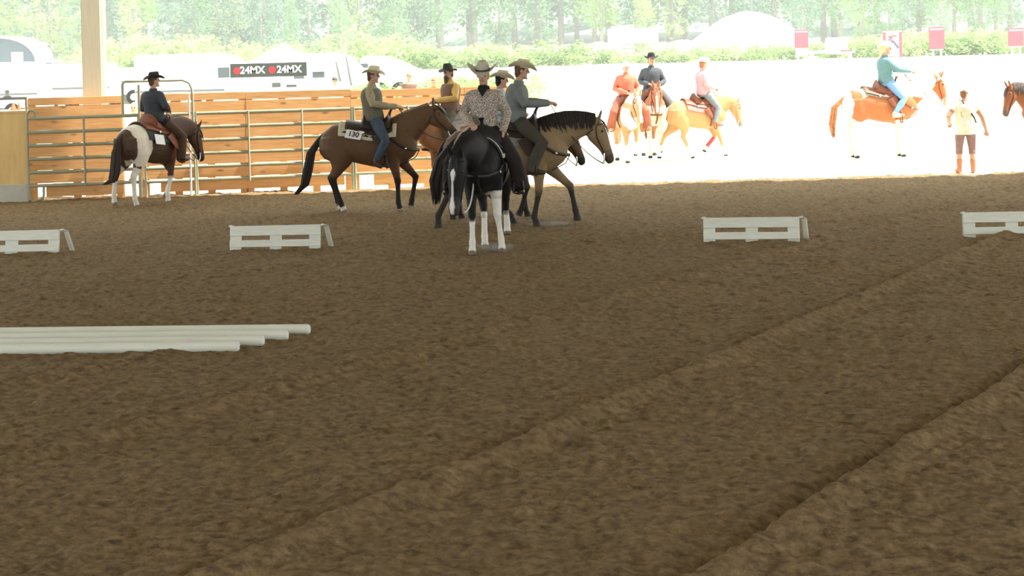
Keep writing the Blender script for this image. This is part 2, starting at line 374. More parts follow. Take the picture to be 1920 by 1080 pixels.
# ---- white cavaletti
wp = mat('white_paint_wood', (.74, .75, .66), var=.07, scale=9, stretch=(.6, 5, 5), rough=.6, objvar=.03)
def cavaletti(label, pl, pr_, w=None):
    a, b = ground(*pl), ground(*pr_); L = (b-a).length
    r = empty('cavaletti', a, math.atan2((b-a).y, (b-a).x)); tag(r, label, 'jump', 'white slatted ground jumps')
    Hh = .315; tilt = .07
    def slab(z0, z1, x0, x1, y, th, name):
        m = MB(); f = lambda z: y+tilt*z/Hh
        jx = random.uniform(-.004, .004)
        m.add(([(x0, f(z0), z0), (x1, f(z0), z0), (x1, f(z0)+th, z0), (x0, f(z0)+th, z0), (x0, f(z1)+0, z1+jx), (x1, f(z1), z1-jx), (x1, f(z1)+th, z1-jx), (x0, f(z1)+th, z1+jx)],
               [(0, 3, 2, 1), (4, 5, 6, 7), (0, 1, 5, 4), (1, 2, 6, 5), (2, 3, 7, 6), (3, 0, 4, 7)]))
        return m.build(name, wp, r, smooth=False, bevel=.004)
    slab(.185, .315, 0.0, L, 0, .02, 'board')
    slab(.035, .125, 0.0, L, 0, .02, 'board')
    for x0, x1 in ((0, .155), (.44*L, .57*L), (L-.155, L)): slab(-.03, .30, x0, x1, .024, .022, 'upright')
    for x in (.0, L+.018):
        m = MB(); m.add(tube([(x, .085, .315), (x+.045, .16, .285), (x+.075, .33, -.03)], [(.036, .014)]*3, 6, lat=V(1, 0, 0))); m.build('rear_leg', wp, r, smooth=False)
    return r
cavaletti('white slatted ground jump between the plywood wall and the white poles', (-72, 479), (109, 475.5))
cavaletti('white slatted ground jump standing on the sand near the bay horse numbered 130', (430, 469), (600, 466))
cavaletti('white slatted ground jump with one top corner board raised, alone on open sand', (1319, 454.5), (1500, 453))
cavaletti('white slatted ground jump on the sand nearest to the standing woman', (1808, 445), (1990, 442))
# ---- white ground poles
wpp = mat('white_paint_pole', (.76, .77, .67), var=.06, scale=6, stretch=(.3, 5, 5), rough=.5)
def pole(label, pa, pb, rr=.048):
    a, b = ground(*pa, z=.0), ground(*pb, z=.0); L = (b-a).length+1.2
    r = empty('ground_pole', b, math.atan2((b-a).y, (b-a).x)); tag(r, label, 'pole', 'white poles lying on the sand')
    z = rr-.012
    MB().add(tube([(-L, 0, z), (-.012, 0, z), (0, 0, z)], [rr, rr, rr-.008], 14)).build('shaft', wpp, r)
    MB().add(tube([(-.001, 0, z), (.006, 0, z)], [rr-.010, rr-.014], 14)).build('end_cap', mat('pole_end', (.80, .82, .78), var=.03), r)
pole('outer white pole of the four, on the jump side, reaching out farthest', (0, 631), (580, 625))
pole('white pole lying beside the one that reaches out farthest', (0, 642), (539, 636))
pole('white pole lying beside the shortest reaching half sunk pole', (0, 653), (494, 646.5))
pole('shortest reaching white pole of the four, half sunk in the sand', (0, 663.5), (447, 657.5))
# ================================================================== HORSES
TX = V(-.82, -.74, -.60, -.42, -.25, -.08, .10, .28, .42, .56, .68, .77, .83)
TT = V(1.25, 1.36, 1.47, 1.505, 1.475, 1.43, 1.405, 1.43, 1.49, 1.46, 1.36, 1.26, 1.17)
TB = V(1.00, .90, .84, .85, .835, .79, .75, .735, .745, .79, .85, .92, 1.01)
TW = V(.10, .19, .255, .285, .295, .305, .315, .305, .28, .255, .225, .17, .09)
def trunk(x): return np.interp(x, TX, TT), np.interp(x, TX, TB), np.interp(x, TX, TW)
def surf(x, th, off=0.0):
    t, b, w = trunk(x); zc, rz = (t+b)/2, (t-b)/2
    return V(x, (w+off)*math.sin(th), zc+(rz+off)*math.cos(th))
def shell(x0, x1, th, oin, oout, nx=12, nt=18, thin=None):
    """closed shell lying over the back; th may be a function of x, oout a number or function(x, frac)"""
    xs = np.linspace(x0, x1, nx); vs_, fs = [], []
    for lay in (0, 1):
        for x in xs:
            tm = th(x) if callable(th) else th
            for k in range(nt):
                f = -1+2*k/(nt-1); o = (oout(x, f) if callable(oout) else oout) if lay else oin
                vs_.append(surf(x, f*tm, o))
    q = nx*nt
    for i in range(nx-1):
        for k in range(nt-1):
            a = i*nt+k; fs.append((a, a+1, a+1+nt, a+nt)); fs.append((q+a+nt, q+a+nt+1, q+a+1, q+a))
    for i in range(nx-1):
        for k, fl_ in ((0, 1), (nt-1, 0)):
            a = i*nt+k; b = a+nt; fs.append((a, b, q+b, q+a) if fl_ else (b, a, q+a, q+b))
    for k in range(nt-1):
        for i, fl_ in ((0, 0), (nx-1, 1)):
            a = i*nt+k; b = a+1; fs.append((a, b, q+b, q+a) if fl_ else (b, a, q+a, q+b))
    return vs_, fs
FORE = dict(knee=(.45, .51), fet=(.45, .17), hoof=(.49, 0), y=.13)
HIND = dict(hock=(-.62, .57), fet=(-.58, .18), hoof=(-.53, 0), y=.13)
def leg_fore(K, Fk, Hf, s, y1, lifted, reg, S):
    K, Fk, Hf = (V(a[0], a[1]) for a in (K, Fk, Hf)); E = V(.41, .98); Sh = V(.50, 1.16)
    pts = []; L = lambda a, b, t: a+(b-a)*t
    cor = L(Fk, Hf, .52)
    seq = [(Sh, .18, .10, .13, 0), (L(Sh, E, .6), .155, .10, .15, 0), (E, .125, .092, .155, .0), (L(E, K, .30), .095, .078, .15, .25), (L(E, K, .62), .068, .060, .14, .45), (L(E, K, .88), .053, .050, .135, .55),
           (K, .055, .052, .13, .6), (L(K, Fk, .16), .042, .041, .13, .66), (L(K, Fk, .5), .035, .032, .13, .75), (L(K, Fk, .84), .039, .036, .13, .85), (Fk, .047, .043, .13, .9), (L(Fk, Hf, .3), .038, .037, .13, .93), (cor, .049, .047, .13, .955)]
    return finish_leg(seq, Hf, cor, s, y1, lifted, reg, S)
def leg_hind(Hk, Fk, Hf, s, y1, lifted, reg, S, stifle=None):
    Hk, Fk, Hf = (V(a[0], a[1]) for a in (Hk, Fk, Hf)); L = lambda a, b, t: a+(b-a)*t
    St = V(*(stifle or (-.40+.25*(Hk[0]+.62), .90)))
    cor = L(Fk, Hf, .52)
    seq = [(V(-.50, 1.26), .26, .15, .12, 0), (V(-.50, 1.10), .265, .15, .135, 0), (L(V(-.50, 1.0), St, .55), .215, .135, .15, .0), (L(St, Hk, .22)+V(-.03, 0), .15, .105, .155, .2), (L(St, Hk, .55), .092, .075, .15, .4), (L(St, Hk, .85), .062, .052, .14, .5),
           (Hk, .066, .052, .135, .58), (L(Hk, Fk, .16), .052, .044, .13, .64), (L(Hk, Fk, .5), .039, .036, .13, .75), (L(Hk, Fk, .84), .041, .038, .13, .85), (Fk, .049, .045, .13, .9), (L(Fk, Hf, .3), .039, .038, .13, .93), (cor, .050, .048, .13, .955)]
    return finish_leg(seq, Hf, cor, s, y1, lifted, reg, S)
def finish_leg(seq, Hf, cor, s, y1, lifted, reg, S):
    P = [V(p[0], s*(y0+(y1-.13)*max(0, min(1, (1.0-p[1])))), p[1]) for p, ra, rb, y0, t in seq]
    R = [(rb*1.10, ra*1.12) for p, ra, rb, y0, t in seq]
    parts = [tube(P, R, 14, lat=V(0, 1, 0))]
    yh = s*y1; c = V(cor[0], P[-1][1], cor[1]); h = V(Hf[0], P[-1][1], Hf[1])
    if lifted:
        d = nrm(h-c); a = nrm(np.cross(d, V(0, 1, 0)))
        parts.append(loft([(c-d*.01, a*.050, V(0, 1, 0)*.048), (h, a*.062, V(0, 1, 0)*.058)], 14))
    else:
        parts.append(loft([(V(c[0], c[1], c[2]+.012), V(.050, 0, 0), V(0, .047, 0)), (V(h[0]-.005, h[1], h[2]+.001), V(.068, 0, 0), V(0, .060, 0))], 14))
    for (p, r, (sq)) in zip(P, R, seq): S.append((p, min(r), reg, sq[4]))
    for i in range(3, len(P)-1): S.append(((P[i]+P[i+1])/2, min(R[i]), reg, (seq[i][4]+seq[i+1][4])/2))
    S.append(((c+h)/2, .05, reg, 1.0)); S.append((h, .055, reg, 1.0))
    return parts
HORSES = {}
def horse(key, label, loc, heading, coat, poll=(1.05, 0, 1.70), head=(.72, 0, -.70), legs=None, tail=None, s=1.0, mane=1, neckmid=None, group='horses with riders', eyes=True, hyaw=None, vox=.0155, headlen=.62, tailw=1.0):
    root = empty('horse', loc, heading, s); tag(root, label, 'horse', group)
    S = []; parts = []
    secs = []
    for x, t, b, w in zip(TX, TT, TB, TW):
        secs.append((V(x, 0, (t+b)/2), V(0, w, 0), V(0, 0, (t-b)/2)))
        S.append((V(x, 0, (t+b)/2), w, 'body', x))
    parts.append(loft(secs, 24))
    # neck
    PO = V(*poll); HD = nrm(V(*head)); B0 = V(.47, 0, 1.22)
    MID = V(*neckmid) if neckmid else B0*.45+PO*.55+V(.02, 0, .10)
    hy = math.atan2(PO[1], PO[0]-.4)*.9 if hyaw is None else hyaw
    nsec = []; ncr = []
    rad = [(.33, .18), (.31, .165), (.275, .145), (.24, .125), (.20, .108), (.165, .094), (.135, .085)]
    base_d = None
    for i, (rd, rl) in enumerate(rad):
        t = i/6; c = bez(B0, MID, PO, t); tg = nrm(bez(B0, MID, PO, min(1, t+.05))-bez(B0, MID, PO, max(0, t-.05)))
        ya = hy*t; l = V(-math.sin(ya), math.cos(ya), 0); l = nrm(l-tg*np.dot(l, tg)); d = np.cross(tg, l)
        nsec.append((c, l*rl, d*rd)); ncr.append((c+d*rd*.96, l, d, rl, c))
        S.append((c, rl, 'neck', t))
    parts.append(loft(nsec, 16))
    # head
    l = V(-math.sin(hy), math.cos(hy), 0); l = nrm(l-HD*np.dot(l, HD)); d = np.cross(HD, l)     # d = towards forehead
    k = headlen/.62
    hs = [(-.07, .06, .055, -.01), (-.01, .105, .082, -.015), (.08, .142, .096, -.03), (.17, .150, .096, -.035), (.27, .122, .080, -.018), (.37, .094, .064, -.006), (.46, .080, .060, -.002), (.53, .076, .062, -.004), (.585, .062, .055, -.008), (.615, .034, .035, -.012)]
    hsec = []
    for (q, rd, rl, sh) in hs:
        c = PO+HD*q*k+d*sh; hsec.append((c, l*rl*k, d*rd*k)); S.append((c, rl, 'head', q/.62))
    parts.append(loft(hsec, 16, .92))
    hp = lambda q, a, b: PO+HD*q*k+l*a+d*b
    for sg in (-1, 1):
        parts.append(ellipsoid(hp(.13, sg*.068, .045), (.035, .035, .035)))
        parts.append(ellipsoid(hp(.535, sg*.040, .030), (.022, .022, .022)))
        e0 = hp(-.02, sg*.055, .055); ed = nrm(-HD*.75+d*.62+l*sg*.18)
        parts.append(tube([e0-ed*.03, e0+ed*.04, e0+ed*.10, e0+ed*.15, e0+ed*.185], [(.030, .022), (.042, .026), (.038, .021), (.024, .014), (.006, .006)], 8, lat=l))
        for q in (.02, .08, .14, .18): S.append((e0+ed*q, .02, 'ear', q/.18))
    lg = legs or {}
    for nm_, base, fn, sg in (('fl', FORE, leg_fore, 1), ('fr', FORE, leg_fore, -1), ('hl', HIND, leg_hind, 1), ('hr', HIND, leg_hind, -1)):
        q = dict(base); q.update(lg.get(nm_, {}))
        j = 'knee' if base is FORE else 'hock'
        if base is FORE: parts += fn(q[j], q['fet'], q['hoof'], sg, q['y'], q.get('lift', False), nm_, S)
        else: parts += fn(q[j], q['fet'], q['hoof'], sg, q['y'], q.get('lift', False), nm_, S, q.get('stifle'))
    SP = np.array([x[0] for x in S]); SR = np.array([x[1] for x in S]); SG = np.array([x[2] for x in S]); ST = np.array([x[3] for x in S])
    def colfn(co):
        best = np.empty(len(co), int)
        for i in range(0, len(co), 8000):
            d_ = np.linalg.norm(co[i:i+8000, None]-SP[None], axis=2)-SR[None]; best[i:i+8000] = d_.argmin(1)
        c = coat['fn'](co, SG[best], ST[best])
        if coat.get('blaze'):
            r_ = co-PO; q_ = r_@HD/k; a_ = np.abs(r_@l); b_ = r_@d; wd_ = np.interp(q_, *coat['blaze'], left=0, right=0)
            hd_ = (q_ > .05) & (q_ < .64) & (b_ > .02) & (np.linalg.norm(r_, axis=1) < .75)
            c = mixc(c, np.array([.80, .77, .70])*np.ones_like(c), np.where(hd_, (wd_-a_)/.008+.5, 0))
        return c
    blob('body', parts, vox, attr_mat('horse_coat', rough=.55, noise=.14, scale=22, spec=.18), root, smooth=7, colfn=colfn)
    if eyes:
        for sg in (-1, 1):
            MB().add(ellipsoid(hp(.135, sg*.092, .052), (.019, .019, .019))).build('eye', mat('horse_eye', (.02, .012, .008), rough=.1, spec=.6), root)
    hairm = mat('hair_'+coat['hair'][0], coat['hair'][1], rough=.6, var=.35, scale=25)
    if mane:
        mb = MB(); nm = 60
        for i in range(nm):
            t = .12+.86*i/(nm-1); f = t*6; a = min(5, int(f)); w = f-a
            c0, l0, d0, rl, cc = ncr[a]; c1, l1, d1, rl1, cc1 = ncr[a+1]; C = c0+(c1-c0)*w; ll = l0+(l1-l0)*w; dd = d0+(d1-d0)*w; RL = rl+(rl1-rl)*w
            ln = random.uniform(.10, .20)*(.75+.5*math.sin(math.pi*t)); j = random.uniform(-.02, .02)
            p = [C-dd*.02, C+dd*.008+ll*mane*RL*.35, C-dd*.06+ll*mane*(RL*.8+.004)+HD*j, C-dd*(.06+ln*.6)+ll*mane*(RL+.012)+HD*j, C-dd*(.05+ln)+ll*mane*(RL+.016)+HD*j*2]
            mb.add(tube(p, [.010, .014, .014, .010, .003], 5))
        for i in range(9):
            a = random.uniform(-.03, .03); mb.add(tube([hp(-.03, a*.6, .09), hp(.03, a, .118), hp(.12, a*1.6, .125), hp(.20+random.uniform(0, .05), a*1.8, .118)], [.010, .016, .012, .003], 5))
        mb.build('mane', hairm, root)
    TP = [np.array(q, float) for q in (tail or [(-.80, 0, 1.27), (-.90, 0, 1.10), (-.93, 0, .75), (-.90, 0, .38)])]
    mb = MB()
    TP = [V(-.74, 0, 1.33)]+TP
    n = len(TP); wid = [.028]+list(np.interp(np.linspace(0, 1, n-1), [0, .3, .65, 1], [.038, .072*tailw, .08*tailw, .045*tailw]))
    mb.add(tube(TP, [w_*.9 for w_ in wid[:-1]]+[.012], 10))
    for i in range(34):
        ax, ay = random.uniform(-1, 1), random.uniform(-1, 1); e = random.uniform(.82, 1.06)
        p = []
        for j, c in enumerate(TP): p.append(c+V(ax*wid[j]*.8, ay*wid[j], 0)+(TP[-1]-TP[-2])*(e-1)*(1 if j == n-1 else 0))
        # smooth
        q = [p[0]]
        for j in range(len(p)-1): q += [p[j]*.5+p[j+1]*.5, p[j+1]]
        mb.add(tube(q, list(np.interp(np.linspace(0, 1, len(q)), [0, .15, .7, 1], [.012, .022, .02, .003])), 5))
    mb.build('tail', hairm, root)
    HORSES[key] = dict(root=root, hp=hp, loc=loc, heading=heading, s=s, l=l, d=d, HD=HD, PO=PO, label=label)
    return root
# ---- coats
def mixc(a, b, t): t = np.clip(t, 0, 1)[:, None]; return a*(1-t)+b*t
def coat_solid(base, points=None, pt=.55, muzzle=None, white=None, blaze=None, hoof=(.05, .04, .035), hair=None, patches=None):
    base = np.array(base)
    def fn(co, g, t):
        c = np.tile(base, (len(co), 1)); c *= (.9+.25*vn3(co, 3.0, 4))[:, None]
        isleg = np.isin(g, ['fl', 'fr', 'hl', 'hr'])
        if points is not None: c = mixc(c, np.array(points)*np.ones_like(c), np.where(isleg, (t-pt+.08)/.14, 0)); c = mixc(c, np.array(points)*np.ones_like(c), np.where(g == 'ear', (t-.4)*1.2, 0))
        if muzzle is not None: c = mixc(c, np.array(muzzle)*np.ones_like(c), np.where(g == 'head', (t-.62)/.22, 0))
        if patches is not None:
            w = patches(co, g, t); c = mixc(c, np.array([.74, .68, .58])*np.ones_like(c), w)
        for nm_, lim in (white or {}).items():
            wob = (vn3(co, 9, 8)-.5)*.12
            c = mixc(c, np.array([.78, .74, .66])*np.ones_like(c), np.where(g == nm_, (t+wob-lim)/.05, 0))
        c = np.where((isleg & (t > .965))[:, None], np.array(hoof)*np.ones_like(c), c)
        return c
    bz = None
    if blaze is not None: bz = blaze if isinstance(blaze[0], (list, tuple)) else ((.08, .14, .25, .40, .55, .60), (.0, .026, .020, .018, .030, .02))
    return dict(fn=fn, hair=hair, blaze=bz)
# ---- tack
leather = lambda: mat('dark_leather', (.032, .020, .014), rough=.45, var=.2, scale=14)
leather2 = lambda: mat('reddish_leather', (.20, .065, .03), rough=.5, var=.2, scale=14)
silver = lambda: mat('silver_fitting', (.75, .75, .72), rough=.25, metal=.8, var=.05)
def saddle(key, label, lm=None, stir=True, foot=((.30, .45, .80), (.30, -.45, .80)), feet=True):
    h = HORSES[key]; r = empty('saddle', Vector(h['loc'])+Vector((math.cos(h['heading'])*.08*h['s'], math.sin(h['heading'])*.08*h['s'], .004)), h['heading'], h['s']); tag(r, label, 'saddle', 'saddles on the horses')
    lm = lm or leather()
    MB().add(shell(-.43, .36, lambda x: .98-.22*abs(x-.02), .030, .052)).build('skirt', lm, r)
    def seat(x, f):
        e = (1-f*f)
        z = np.interp(x, [-.17, -.13, -.06, .08, .22, .28, .33], [.05, .20, .12, .075, .10, .17, .05]); return .05+(z-.0)*max(.12, e)**.7
    MB().add(shell(-.17, .33, .72, .04, seat, nx=22, nt=16)).build('seat', lm, r)
    z0 = surf(.29, 0, .20)[2]
    MB().add(tube([(.28, 0, z0-.05), (.30, 0, z0+.02), (.325, 0, z0+.075), (.33, 0, z0+.085)], [.035, .022, .020, .034], 10)).add(ellipsoid((.335, 0, z0+.095), (.042, .042, .016))).build('horn', lm, r)
    for sg, ft in ((1, foot[0]), (-1, foot[1])):
        a = surf(.12, sg*1.0, .06); ft = V(*ft)
        MB().add(tube([a, a*.5+ft*.5+V(0, sg*.01, .05), ft+V(-.02, 0, .17)], [(.105, .012), (.085, .012), (.03, .012)], 8, lat=V(1, 0, 0))).build('fender', lm, r)
        if stir:
            pts = [ft+V(-.02, 0, .17), ft+V(-.02, .058, .10), ft+V(-.02, .065, -.035), ft+V(-.02, 0, -.05), ft+V(-.02, -.065, -.035), ft+V(-.02, -.058, .10)]
            MB().add(ring_tube(pts, .014)).build('stirrup', lm, r)
        MB().add(tube([surf(.22, sg*1.0, .05), surf(.24, sg*1.6, .012), surf(.25, sg*2.3, .010), surf(.25, sg*3.1, .010)], [(.035, .008)]*4, 6, lat=V(1, 0, 0))).build('cinch', lm, r)
        MB().add(ellipsoid(surf(-.12, sg*.95, .056), (.026, .012, .026))).build('concho', silver(), r)
    return r
def pad(key, label, m, edge=None, x0=-.34, x1=.46, th=1.22, num=None, side=-1, diamonds=None):
    h = HORSES[key]; r = empty('saddle_pad', h['loc'], h['heading'], h['s']); tag(r, label, 'saddle pad', 'saddle pads on the horses')
    MB().add(shell(x0, x1, th, .006, .030, nx=16, nt=24)).build('blanket', m, r)
    if edge:
        for sg in (1, -1):
            P = [surf(x, sg*(th-.03), .033) for x in np.linspace(x0, x1, 14)]
            MB().add(tube(P, [(.028, .006)]*14, 6, lat=V(0, 0, 1))).build('border', edge, r)
        for x in (x0+.015, x1-.015):
            P = [surf(x, t_, .033) for t_ in np.linspace(-th, th, 20)]
            MB().add(tube(P, [(.022, .006)]*20, 6, lat=V(1, 0, 0))).build('border', edge, r)
    if diamonds:
        for sg in (1, -1):
            for i in range(6):
                x = x0+.10+i*.12; mb = MB()
                c = surf(x, sg*(th-.13), .034); u = V(1, 0, 0); v = nrm(surf(x, sg*(th-.05), .034)-surf(x, sg*(th-.20), .034)); w = nrm(np.cross(u, v))
                if w[1]*sg < 0: w = -w
                mb.add(loft([(c-w*.004, u*.05, v*.036), (c+w*.004, u*.05, v*.036)], 4)); mb.build('diamond', diamonds, r)
    if num:
        txt, xn, w, hh, tl = num
        c = surf(xn, side*(th-.10), .05); n_ = V(0, side, 0)
        pl = bpy.data.objects.new('number_plate', None); COL.objects.link(pl); pl.parent = r
        q = surf(xn, side*(th-.30), .05); up = nrm(q-c); rt = nrm(np.cross(up, V(0, side, 0))) if side < 0 else nrm(np.cross(up, V(0, side, 0)))
        # local frame: x = reading direction, y = up, z = outward
        X = V(1, 0, 0) if side < 0 else V(-1, 0, 0); Z = nrm(np.cross(X, up)); 
        ct, st = math.cos(tl), math.sin(tl); X2 = X*ct+up*st; U2 = up*ct-X*st
        M = Matrix(((X2[0], U2[0], Z[0], c[0]), (X2[1], U2[1], Z[1], c[1]), (X2[2], U2[2], Z[2], c[2]), (0, 0, 0, 1)))
        bpy.data.objects.remove(pl, do_unlink=True)
        po = MB().box((-w/2, -hh/2, -.004), (w/2, hh/2, .004)).build('number_plate', mat('white_card', (.82, .80, .80), var=.03, rough=.5), r, smooth=False); po.matrix_local = M
        if txt: text_mesh(txt, hh*.78, mat('black_print', (.02, .02, .02), var=.02), 'number', po, (0, -.005, .006), (0, 0, 0), sx=.95)
    return r
def bridle(key, label, hand=(.40, .0, 1.74), m=None, beads=False, breast=False, cheek_silver=False, loop=.12):
    h = HORSES[key]; r = empty('bridle', h['loc'], h['heading'], h['s']); tag(r, label, 'bridle', 'bridles on the horses'); hp = h['hp']; m = m or leather()
    mb = MB()
    for sg in (-1, 1):
        P = [hp(-.02, 0, .098), hp(.0, sg*.075, .05), hp(.06, sg*.098, -.02), hp(.20, sg*.103, -.06), hp(.36, sg*.072, -.05), hp(.455, sg*.066, -.055)]
        mb.add(tube(P, [(.012, .006)]*6, 6))
        mb.add(tube([hp(.03, sg*.094, .03), hp(.045, sg*.06, .098), hp(.045, 0, .122)], [(.011, .006)]*3, 6))
        mb.add(tube([hp(.06, sg*.098, -.06), hp(.09, sg*.06, -.165), hp(.09, 0, -.178)], [.008]*3, 6))
    mb.build('headstall', m, r)
    mb = MB(); mb.add(tube([hp(.46, -.078, -.055), hp(.46, .078, -.055)], .008, 8))
    for sg in (-1, 1): mb.add(tube([hp(.44, sg*.076, -.045), hp(.47, sg*.080, -.06), hp(.54, sg*.082, -.085), hp(.58, sg*.080, -.12)], [.012, .012, .010, .010], 8))
    mb.build('bit', silver(), r)
    H = V(*hand)+V(.08, 0, 0)
    for sg in (-1, 1):
        a = hp(.57, sg*.080, -.12); b = H+V(0, sg*.012, 0); mid = a*.5+b*.5+V(0, sg*.10, -loop)
        P = [bez(a, mid, b, t) for t in np.linspace(0, 1, 16)]
        o = MB().add(tube(P, [(.011, .006)]*16, 6)).build('rein', m, r)
        if beads:
            mb = MB()
            for i in range(2, 40):
                t = i/60; mb.add(ellipsoid(bez(a, mid, b, t), (.013, .013, .010), nr=4, n=6))
            mb.build('rein_beads', mat('white_rawhide', (.80, .78, .70), var=.05), r)
    if breast:
        mb = MB()
        for sg in (-1, 1):
            mb.add(tube([surf(.36, sg*1.05, .02), V(.52, sg*.275, 1.14), V(.66, sg*.25, 1.06), V(.80, sg*.13, 1.02), V(.865, 0, 1.02)], [(.022, .008)]*5, 8, lat=V(0, 0, 1)))
        mb.add(tube([V(.865, 0, 1.02), V(.80, 0, .90), V(.60, 0, .80)], [(.018, .008)]*3, 6, lat=V(0, 1, 0)))
        br = empty('breast_collar', h['loc'], h['heading'], h['s']); tag(br, label.replace('bridle', 'breast collar'), 'breast collar', 'breast collars on the horses'); mb.build('strap', m, br)
        for sg in (-1, 1): MB().add(ellipsoid((.66, sg*.262, 1.06), (.02, .012, .02))).build('concho', silver(), br)
    return r
# ================================================================== PEOPLE
def hat(parent, C, f, l, u, m, band=None, curl=.10, bl=.20, bw=.165, crown=.115, tilt=0.0):
    """western hat on head centre C"""
    u = nrm(u+f*tilt); f = nrm(f-u*np.dot(f, u)); B = C+u*.060
    vs_, fs = [], []; nr, n = 5, 28
    for lay in (0, 1):
        for i in range(nr):
            k = i/(nr-1)
            for j in range(n):
                a = 2*math.pi*j/n; ex = (.098+(bl-.098)*k)*math.cos(a); ey = (.082+(bw-.082)*k)*math.sin(a)
                z = curl*k**1.5*abs(math.sin(a))**1.6-.035*k*abs(math.cos(a))**2
                vs_.append(B+f*ex+l*ey+u*(z+(.006 if lay else 0)))
    q = nr*n
    for i in range(nr-1):
        for j in range(n):
            a = i*n+j; b = i*n+(j+1) % n; fs.append((a, a+n, b+n, b)); fs.append((q+a, q+b, q+b+n, q+a+n))
    for j in range(n):
        b = (j+1) % n; fs.append((j, b, q+b, q+j)); o = (nr-1)*n; fs.append((o+j, q+o+j, q+o+b, o+b))
    secs = [(B-u*.01, f*.102, l*.086), (B+u*.03, f*.104, l*.088), (B+u*.07, f*.100, l*.082), (B+u*.10+f*.006, f*.090, l*.070), (B+u*crown+f*.012, f*.072, l*.048), (B+u*(crown-.006)+f*.012, f*.05, l*.02)]
    h = MB().add((vs_, fs)).add(loft(secs, 20)).build('hat', m, parent)
    MB().add(loft([(B+u*.006, f*.1055, l*.0895), (B+u*.030, f*.1065, l*.0905)], 20)).build('hat_band', band or mat('hat_band_dark', (.08, .06, .045)), h)
    return h
def cap(parent, C, f, l, u, m):
    h = MB().add(ellipsoid(C+u*.060-f*.008, (.116, .102, .088), (f, l, u))).add(loft([(C+f*.06+u*.03, l*.075, u*.010), (C+f*.15+u*.035, l*.07, u*.008), (C+f*.185+u*.03, l*.04, u*.006)], 12)).build('cap', m, parent)
    return h
SKIN = (.52, .30, .20)
